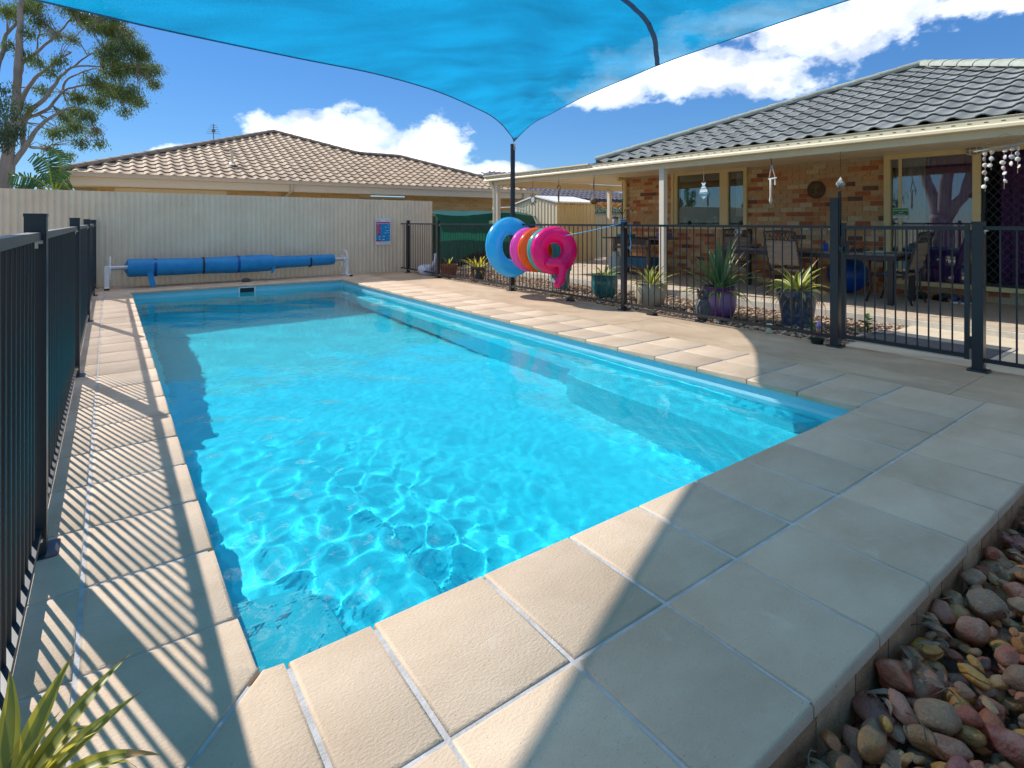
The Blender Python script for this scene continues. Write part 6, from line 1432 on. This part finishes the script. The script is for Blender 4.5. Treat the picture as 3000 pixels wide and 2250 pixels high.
PBS = [pebble_mesh(i) for i in range(22)]; LOW_ = [pebble_mesh(40 + i, 2) for i in range(5)]
bd = MB(); bd.add([(-.2, -3, -.20), (6.0, -3, -.20), (6.0, .73, -.20), (-.2, .73, -.20)], [(0, 1, 2, 3)]); PB = tag(bd.build('pebble_bed', M_SOIL), 'bed of mixed river stones beside the deck', None, None, 'structure')
rg = random.Random(33); placed = []
for layer, (z, tries, mn) in enumerate(((-.165, 2600, .040), (-.125, 2600, .052), (-.092, 1300, .074))):
    here = []
    for _ in range(tries):
        x, y, s = rg.uniform(.75, 4.9), rg.uniform(.02, .688), rg.choice((.021, .025, .029, .034, .040, .047, .058)) * rg.uniform(.9, 1.15)
        y = min(y, .700 - s * .62)
        if all((x - a) ** 2 + (y - b) ** 2 > (mn * .48 + (s + c) * .34) ** 2 for a, b, c in here): here.append((x, y, s))
    placed += [(x, y, z + rg.uniform(-.008, .008), s, layer) for x, y, s in here]
for p_ in list(placed):
    pass
placed.sort(key=lambda q: -(q[3] * (1 + .6 * q[4])) / (math.hypot(q[0], q[1]) + .3) if (q[1] > .28 + .06 * max(0, q[0] - 1.9) and q[0] > .95) else 1)
rest = MB(); src = [([v.co.copy() for v in me.vertices], [tuple(p_.vertices) for p_ in me.polygons]) for me in LOW_]
for i, (x, y, z, s, l) in enumerate(placed):
    e = (rg.uniform(-.45, .45), rg.uniform(-.45, .45), rg.uniform(0, 6.28))
    if i < 300:
        o = link('pebble', rg.choice(PBS), PB, (x, y, z), e); o.scale = (s, s * rg.uniform(.8, 1.15), s * rg.uniform(.8, 1.2))
    else:
        vv, ff = rg.choice(src); mt = Matrix.LocRotScale(Vector((x, y, z)), None, Vector((s, s, s))) @ __import__('mathutils').Euler(e).to_matrix().to_4x4(); rest.add([mt @ v for v in vv], ff)
for i in range(900):
    x, y, s = rg.uniform(-.2, 5.8), rg.uniform(-1.6, .02), rg.uniform(.035, .065); vv, ff = rg.choice(src); mt = Matrix.LocRotScale(Vector((x, y, -.13)), None, Vector((s, s, s))) @ __import__('mathutils').Euler((0, 0, rg.uniform(0, 6))).to_matrix().to_4x4(); rest.add([mt @ v for v in vv], ff)
o = rest.build('pebble', M_ST2, PB, smooth=True); o['kind'] = 'stuff'; o['label'] = 'remaining river stones under and beyond the large ones'
# dry leaves and twigs caught between the stones
lt = MB(); rg = random.Random(8)
for i in range(60):
    x = rg.uniform(1.0, 4.2); y = .69 - abs(rg.gauss(0, .13)); z = -.075 + rg.uniform(-.03, .01); a = rg.uniform(0, 6.28); L = rg.uniform(.05, .11); cu = rg.uniform(-.8, .8); w_ = rg.uniform(.006, .012)
    for k in range(4):
        pass
    pts = [Vector((x + math.cos(a + cu * t) * L * (t - .5), y + math.sin(a + cu * t) * L * (t - .5), z + .018 * math.sin(PI * t) * rg.uniform(.3, 1.2))) for t in (0, .25, .5, .75, 1)]
    if rg.random() < .3: lt.tube(pts, .0022, 5, m=1)
    else:
        sd = Vector((-math.sin(a), math.cos(a), rg.uniform(-.6, .6))).normalized(); o_ = len(lt.v)
        for t, p_ in zip((0, .25, .5, .75, 1), pts): q = sd * w_ * math.sin(PI * min(.97, t + .03)); lt.v += [tuple(p_ - q), tuple(p_ + Vector((0, 0, -.003))), tuple(p_ + q)]
        for k in range(4):
            for j in range(2): lt.f.append((o_ + 3 * k + j, o_ + 3 * k + j + 1, o_ + 3 * k + j + 4, o_ + 3 * k + j + 3)); lt.mi.append(0)
tag(lt.build('fallen_leaves', [leaf_mat('fallen_gum_leaf', (.14, .06, .035), (.30, .16, .085), .05), pm('twig', (.16, .09, .06), None, rough=.9)], None, smooth=True), 'dry gum leaves and twigs between the river stones', None, None, 'stuff')
